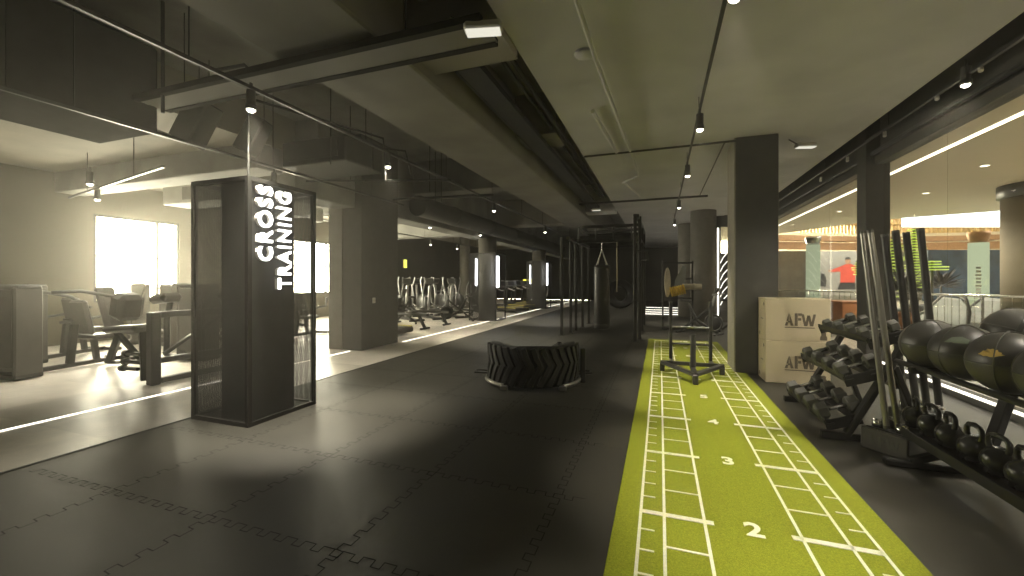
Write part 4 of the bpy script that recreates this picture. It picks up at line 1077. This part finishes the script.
o = tag(MB().lathe([(.02,0),(.085,.01),(.09,.03),(.09,.3),(.1,.31),(.1,.36),(.09,.37),(.09,.52),(.085,.54),(.02,.55)],20,Matrix.Rotation(PI/2,4,'Y')).build('foam_roller','foam_white'), 'white foam roller sticking out beside the round column', 'foam roller'); put(o,(.62,13.45,1.30))
nn = thing('neon_wall_art', 'slanted white neon tubes on the dark panel at far right', 'neon light', (1.98,16.46,.3))
for j in range(2):
    for k in range(6):
        MB().tube([(.05+j*.30,0,.30+k*.30-j*.02),(.14+j*.30,0,.50+k*.30-j*.02),(.27+j*.30,0,.66+k*.30-j*.02),(.33+j*.3,0,.68+k*.30-j*.02)],.012,8).build('neon_tube','lit_panel',nn)
MB().box((.62,.012,1.1),(1.3,.012,2.0)).build('back_panel','black_plastic',nn)

# ================================================================== THE MALL
def mcol(label, x, y, r, h, name='lit_column', cm='copper'):
    t = thing(name, label, 'column', (x,y,0))
    MB().lathe([(r,0),(r,h)],28).build('shaft','lit_col',t)
    MB().lathe([(r*.8,h),(r*.95,h+.1),(r*1.15,h+.3),(r*1.15,h+.4)],28).build('capital',cm,t)
    MB().lathe([(r*1.08,0),(r*1.08,.25),(r,.26)],28).build('plinth','rail_steel',t)
    return t
mcol('pale green lit mall column with a bright capital, left of the poster', 7.0,23.9,.29,3.2,cm='rail_steel')
t = mcol('pale green lit mall column with white vertical signage, near the escalator', 10.9,19.9,.27,2.85)
sp = MB()
fa = math.atan2(-19.9,-10.9)
for k in range(9): sp.box((.285*math.cos(fa),.285*math.sin(fa),.9+k*.13),(.012,.12 if k % 3 else .15,.08),(0,0,fa))
sp.build('vertical_signage','white_plastic',t)
bc = thing('round_column', 'big round beige plaster column at the right edge beyond glass', 'column', (9.15,14.1,0))
MB().lathe([(.88,0),(.88,3.62)],48).build('shaft','mall_column',bc); MB().lathe([(.885,3.58),(.95,3.6),(.95,3.9)],48).build('collar','shop_dark',bc)
# atrium railing
rl = thing('atrium_railing', 'steel and glass atrium railing beyond the shop glass', 'railing', (0,0,0))
RPT = [(4.3,20.2),(5.2,18.2),(6.1,16.7),(7.0,15.2),(7.75,14.0),(8.6,12.6)]
tp = MB().tube([(x,y,1.1) for x,y in RPT],.03,10); tp.build('top_rail','rail_steel',rl)
for (x, y) in RPT: MB().box((x,y,.55),(.04,.04,1.1)).build('post','rail_steel',rl)
for a, b in zip(RPT, RPT[1:]):
    MB().bar((a[0],a[1],.55),(b[0],b[1],.55),.012,.85,0,0).build('glass_panel','glass',rl)
    k = 9; bl_ = MB()
    for q in range(1, k): bl_.cyl((a[0]+(b[0]-a[0])*q/k,a[1]+(b[1]-a[1])*q/k,.06),(a[0]+(b[0]-a[0])*q/k,a[1]+(b[1]-a[1])*q/k,1.08),.008,n=6)
    tag(bl_.build('baluster','rail_steel',rl), kind='stuff')
# poster
C_, S_ = math.cos(TH), math.sin(TH)
def bearing(u, zc): k = (u-512)/415; return V((zc*(k*C_-S_), zc*(k*S_+C_), 0))
pc = bearing(839, 24.5)
po = thing('wall_poster', 'large pale poster of a person in a red polo shirt', 'poster', (pc.x,pc.y,.6), TH-R(6))
MB().box((0,0,1.25),(2.7,.06,2.7),bev=.01).build('board','poster_paper',po)
def printed(nm, pts, m, y=-.034):
    MB().prism(pts, .004, Matrix(((1,0,0,0),(0,0,-1,y),(0,1,0,0),(0,0,0,1)))).build(nm, m, po)
printed('printed_shirt', [(.05,.75),(.85,.75),(.88,1.25),(1.02,1.15),(1.12,1.3),(.95,1.68),(.62,1.85),(.38,1.85),(.1,1.72),(-.45,1.5),(-.45,1.36),(.06,1.4)], 'print_red')
printed('printed_head', [(.46+.15*math.cos(a),2.03+.2*math.sin(a)) for a in [2*PI*k/20 for k in range(20)]], 'print_skin', -.036)
printed('printed_hair', [(.46+.16*math.cos(a),2.1+.16*math.sin(a)) for a in [PI*k/12 for k in range(13)]], 'print_black', -.039)
printed('printed_hand', [(-.62,1.38),(-.45,1.36),(-.45,1.5),(-.6,1.52)], 'print_skin')
printed('printed_trousers', [(-.1,.35),(1.0,.35),(.85,.76),(.05,.76)], 'print_black')
printed('printed_object', [(-1.05,.55),(-.75,.5),(-.7,.9),(-.82,1.3),(-1.0,1.25)], 'print_black')
# green slatted tree sculptures
def slat_tree(label, u, zc, z0, z1, w, s0):
    p = bearing(u, zc); t = thing('slat_sculpture', label, 'sculpture', (p.x,p.y,0))
    MB().lathe([(.05,0),(.05,z1-.05)],10).lathe([(.35,0),(.4,.45),(.33,.5)],20).build('stem','planter',t)
    n = int((z1-z0)/.11)
    sl = MB()
    for k in range(n):
        q = k/max(1,n-1); rr = w*(.75+.25*math.sin(k*1.7+s0))*(1-.35*abs(q-.45))
        sl.lathe([(.02,z0+k*.11),(rr*.95,z0+k*.11),(rr,z0+k*.11+.02),(rr*.95,z0+k*.11+.04),(.02,z0+k*.11+.04)],20,Matrix.Translation((.12*math.sin(k*.9+s0)*w,0,0)))
    tag(sl.build('slats','leaf_green',t), kind='stuff')
slat_tree('tall yellow green slatted sculpture behind the thick bars, left one', 893, 14.5, .9, 3.05, .42, 0)
slat_tree('tall yellow green slatted sculpture behind the thick bars, right one', 914, 16.8, 1.2, 3.65, .42, 2)
slat_tree('low yellow green slatted sculpture beside the blue hoarding', 932, 17, 1.9, 2.35, .55, 1)
slat_tree('small yellow green slatted sculpture in front of the poster', 857, 20, 1.75, 2.5, .22, 3)
def plant(label, u, zc, w, h):
    p = bearing(u, zc); t = thing('potted_plant', label, 'plant', (p.x,p.y,0))
    MB().lathe([(.3*w,0),(.42*w,.5),(.38*w,.5),(.34*w,.42)],20).build('pot','kiosk',t)
    f = MB()
    for k in range(120):
        a = random.uniform(0,2*PI); e_ = random.uniform(-.2,1.2); L = random.uniform(.3,.75)*w
        d = V((math.cos(a)*math.cos(e_),math.sin(a)*math.cos(e_),math.sin(e_))); b = V((0,0,.5+h*.45))+d*L*.3
        s_ = d.cross(V((0,0,1))).normalized()*.06*w; tip = b+d*L
        m_ = b.lerp(tip,.5)+V((0,0,.03))
        f.add([b,m_+s_,tip,m_-s_],[(0,1,2,3)])
    f.cyl((0,0,.4),(0,0,.5+h*.45),.04,n=8)
    tag(f.build('foliage','planter',t), kind='stuff')
plant('dark leafy plant in a brown pot behind the bars', 903, 12.8, .8, 1.6)
plant('dark leafy plant in a brown pot beside the escalator', 941, 19, 1.1, 1.6)
kp = bearing(856, 11.5)
kk = thing('timber_kiosk', 'orange brown timber counter beyond the glass near the crates', 'counter', (kp.x,kp.y,0), TH)
MB().box((0,0,.45),(1.3,.7,.88),bev=.02).build('body','kiosk',kk); MB().box((0,0,.905),(1.36,.76,.04),bev=.01).build('top','kiosk',kk)
# escalator
ep = bearing(968, 13.3)
es = thing('escalator', 'grey escalator with curved handrails beyond the railing', 'escalator', (ep.x,ep.y,0), TH-R(25))
for s in (-.5,.5):
    MB().tube([(s,-1.2,.2),(s,-1.28,.55),(s,-1.1,.92),(s,-.7,1.02),(s,.2,1.02),(s,1.4,.4),(s,3.2,-.1)],.045,10).build('handrail','grey_metal',es)
    MB().prism([(-1.15,.1),(-1.15,.7),(-.8,.92),(.2,.95),(1.4,.33),(2.2,.1)],.02,Matrix(((0,0,1,s-.01),(1,0,0,0),(0,1,0,0),(0,0,0,1)))).build('balustrade','balustrade',es)
sp = MB()
for k in range(10): sp.box((0,-.9+k*.3,.04),(.9,.29,.08),bev=.01)
tag(sp.build('steps','grey_metal',es), kind='stuff')
# mall downlights
d0 = thing('mall_downlight', 'small round downlight in the cream mall ceiling, nearest the glass', 'downlight', (6.2,7.4,3.885), 0, 'downlights in the mall ceiling')
MB().lathe([(.07,0),(.1,.0),(.1,.014),(.07,.014)],20,closed=True).build('trim_ring','white_plastic',d0); MB().cyl((0,0,.004),(0,0,.012),.07,n=18).build('lens','down',d0)
for i, (x, y) in enumerate([(6.4,11.5),(7.3,9.2),(6.9,14.6),(5.9,17.5),(7.4,18.2),(5.4,21)]):
    dup(d0, 'small round downlight in the cream mall ceiling, %s' % ['above the tall bars','toward the big round column','left of the bright skylight','near the copper band','close to the slat ceiling edge','farthest, above the crates'][i], (x,y,3.885))
for (x, y) in ((6.3,5.0),(6.3,11.5),(6.9,15.5),(5.0,20.5),(10,7),(14,6)):
    spot((x,y,3.8),(x,y,0),760,150,.9,(1,.9,.70),.15)
for (x, y, z, p_) in ((14,21,6.4,600),(9,27,6.2,480),(20,18,6.4,600)):  # added unseen area lights that brighten the mall
    L = bpy.data.lights.new('atrium_fill','AREA'); L.energy = p_; L.size = 5; L.color = (1,.95,.84); L.shape = 'DISK'
    o = bpy.data.objects.new('atrium_fill', L); COL.objects.link(o); o.location = (x,y,z)

# ================================================================== LENS VEIL
hm = bpy.data.materials.new('lens veil scatter'); hm.use_nodes = True
nt = hm.node_tree; nt.nodes.clear()
vs_ = nt.nodes.new('ShaderNodeVolumeScatter'); vs_.inputs['Density'].default_value = .0125; vs_.inputs['Anisotropy'].default_value = .72; vs_.inputs['Color'].default_value = (1,.95,.84,1)
oo = nt.nodes.new('ShaderNodeOutputMaterial'); nt.links.new(vs_.outputs[0], oo.inputs['Volume'])
hz = MB().box((-4.72,2.2,2.2),(16.5,12.2,5.2)).build('veil', hm)  # added scattering volume imitating lens veil that lifts the blacks
tag(hz, 'thin added haze hanging in the gym air', 'veil', kind='stuff')
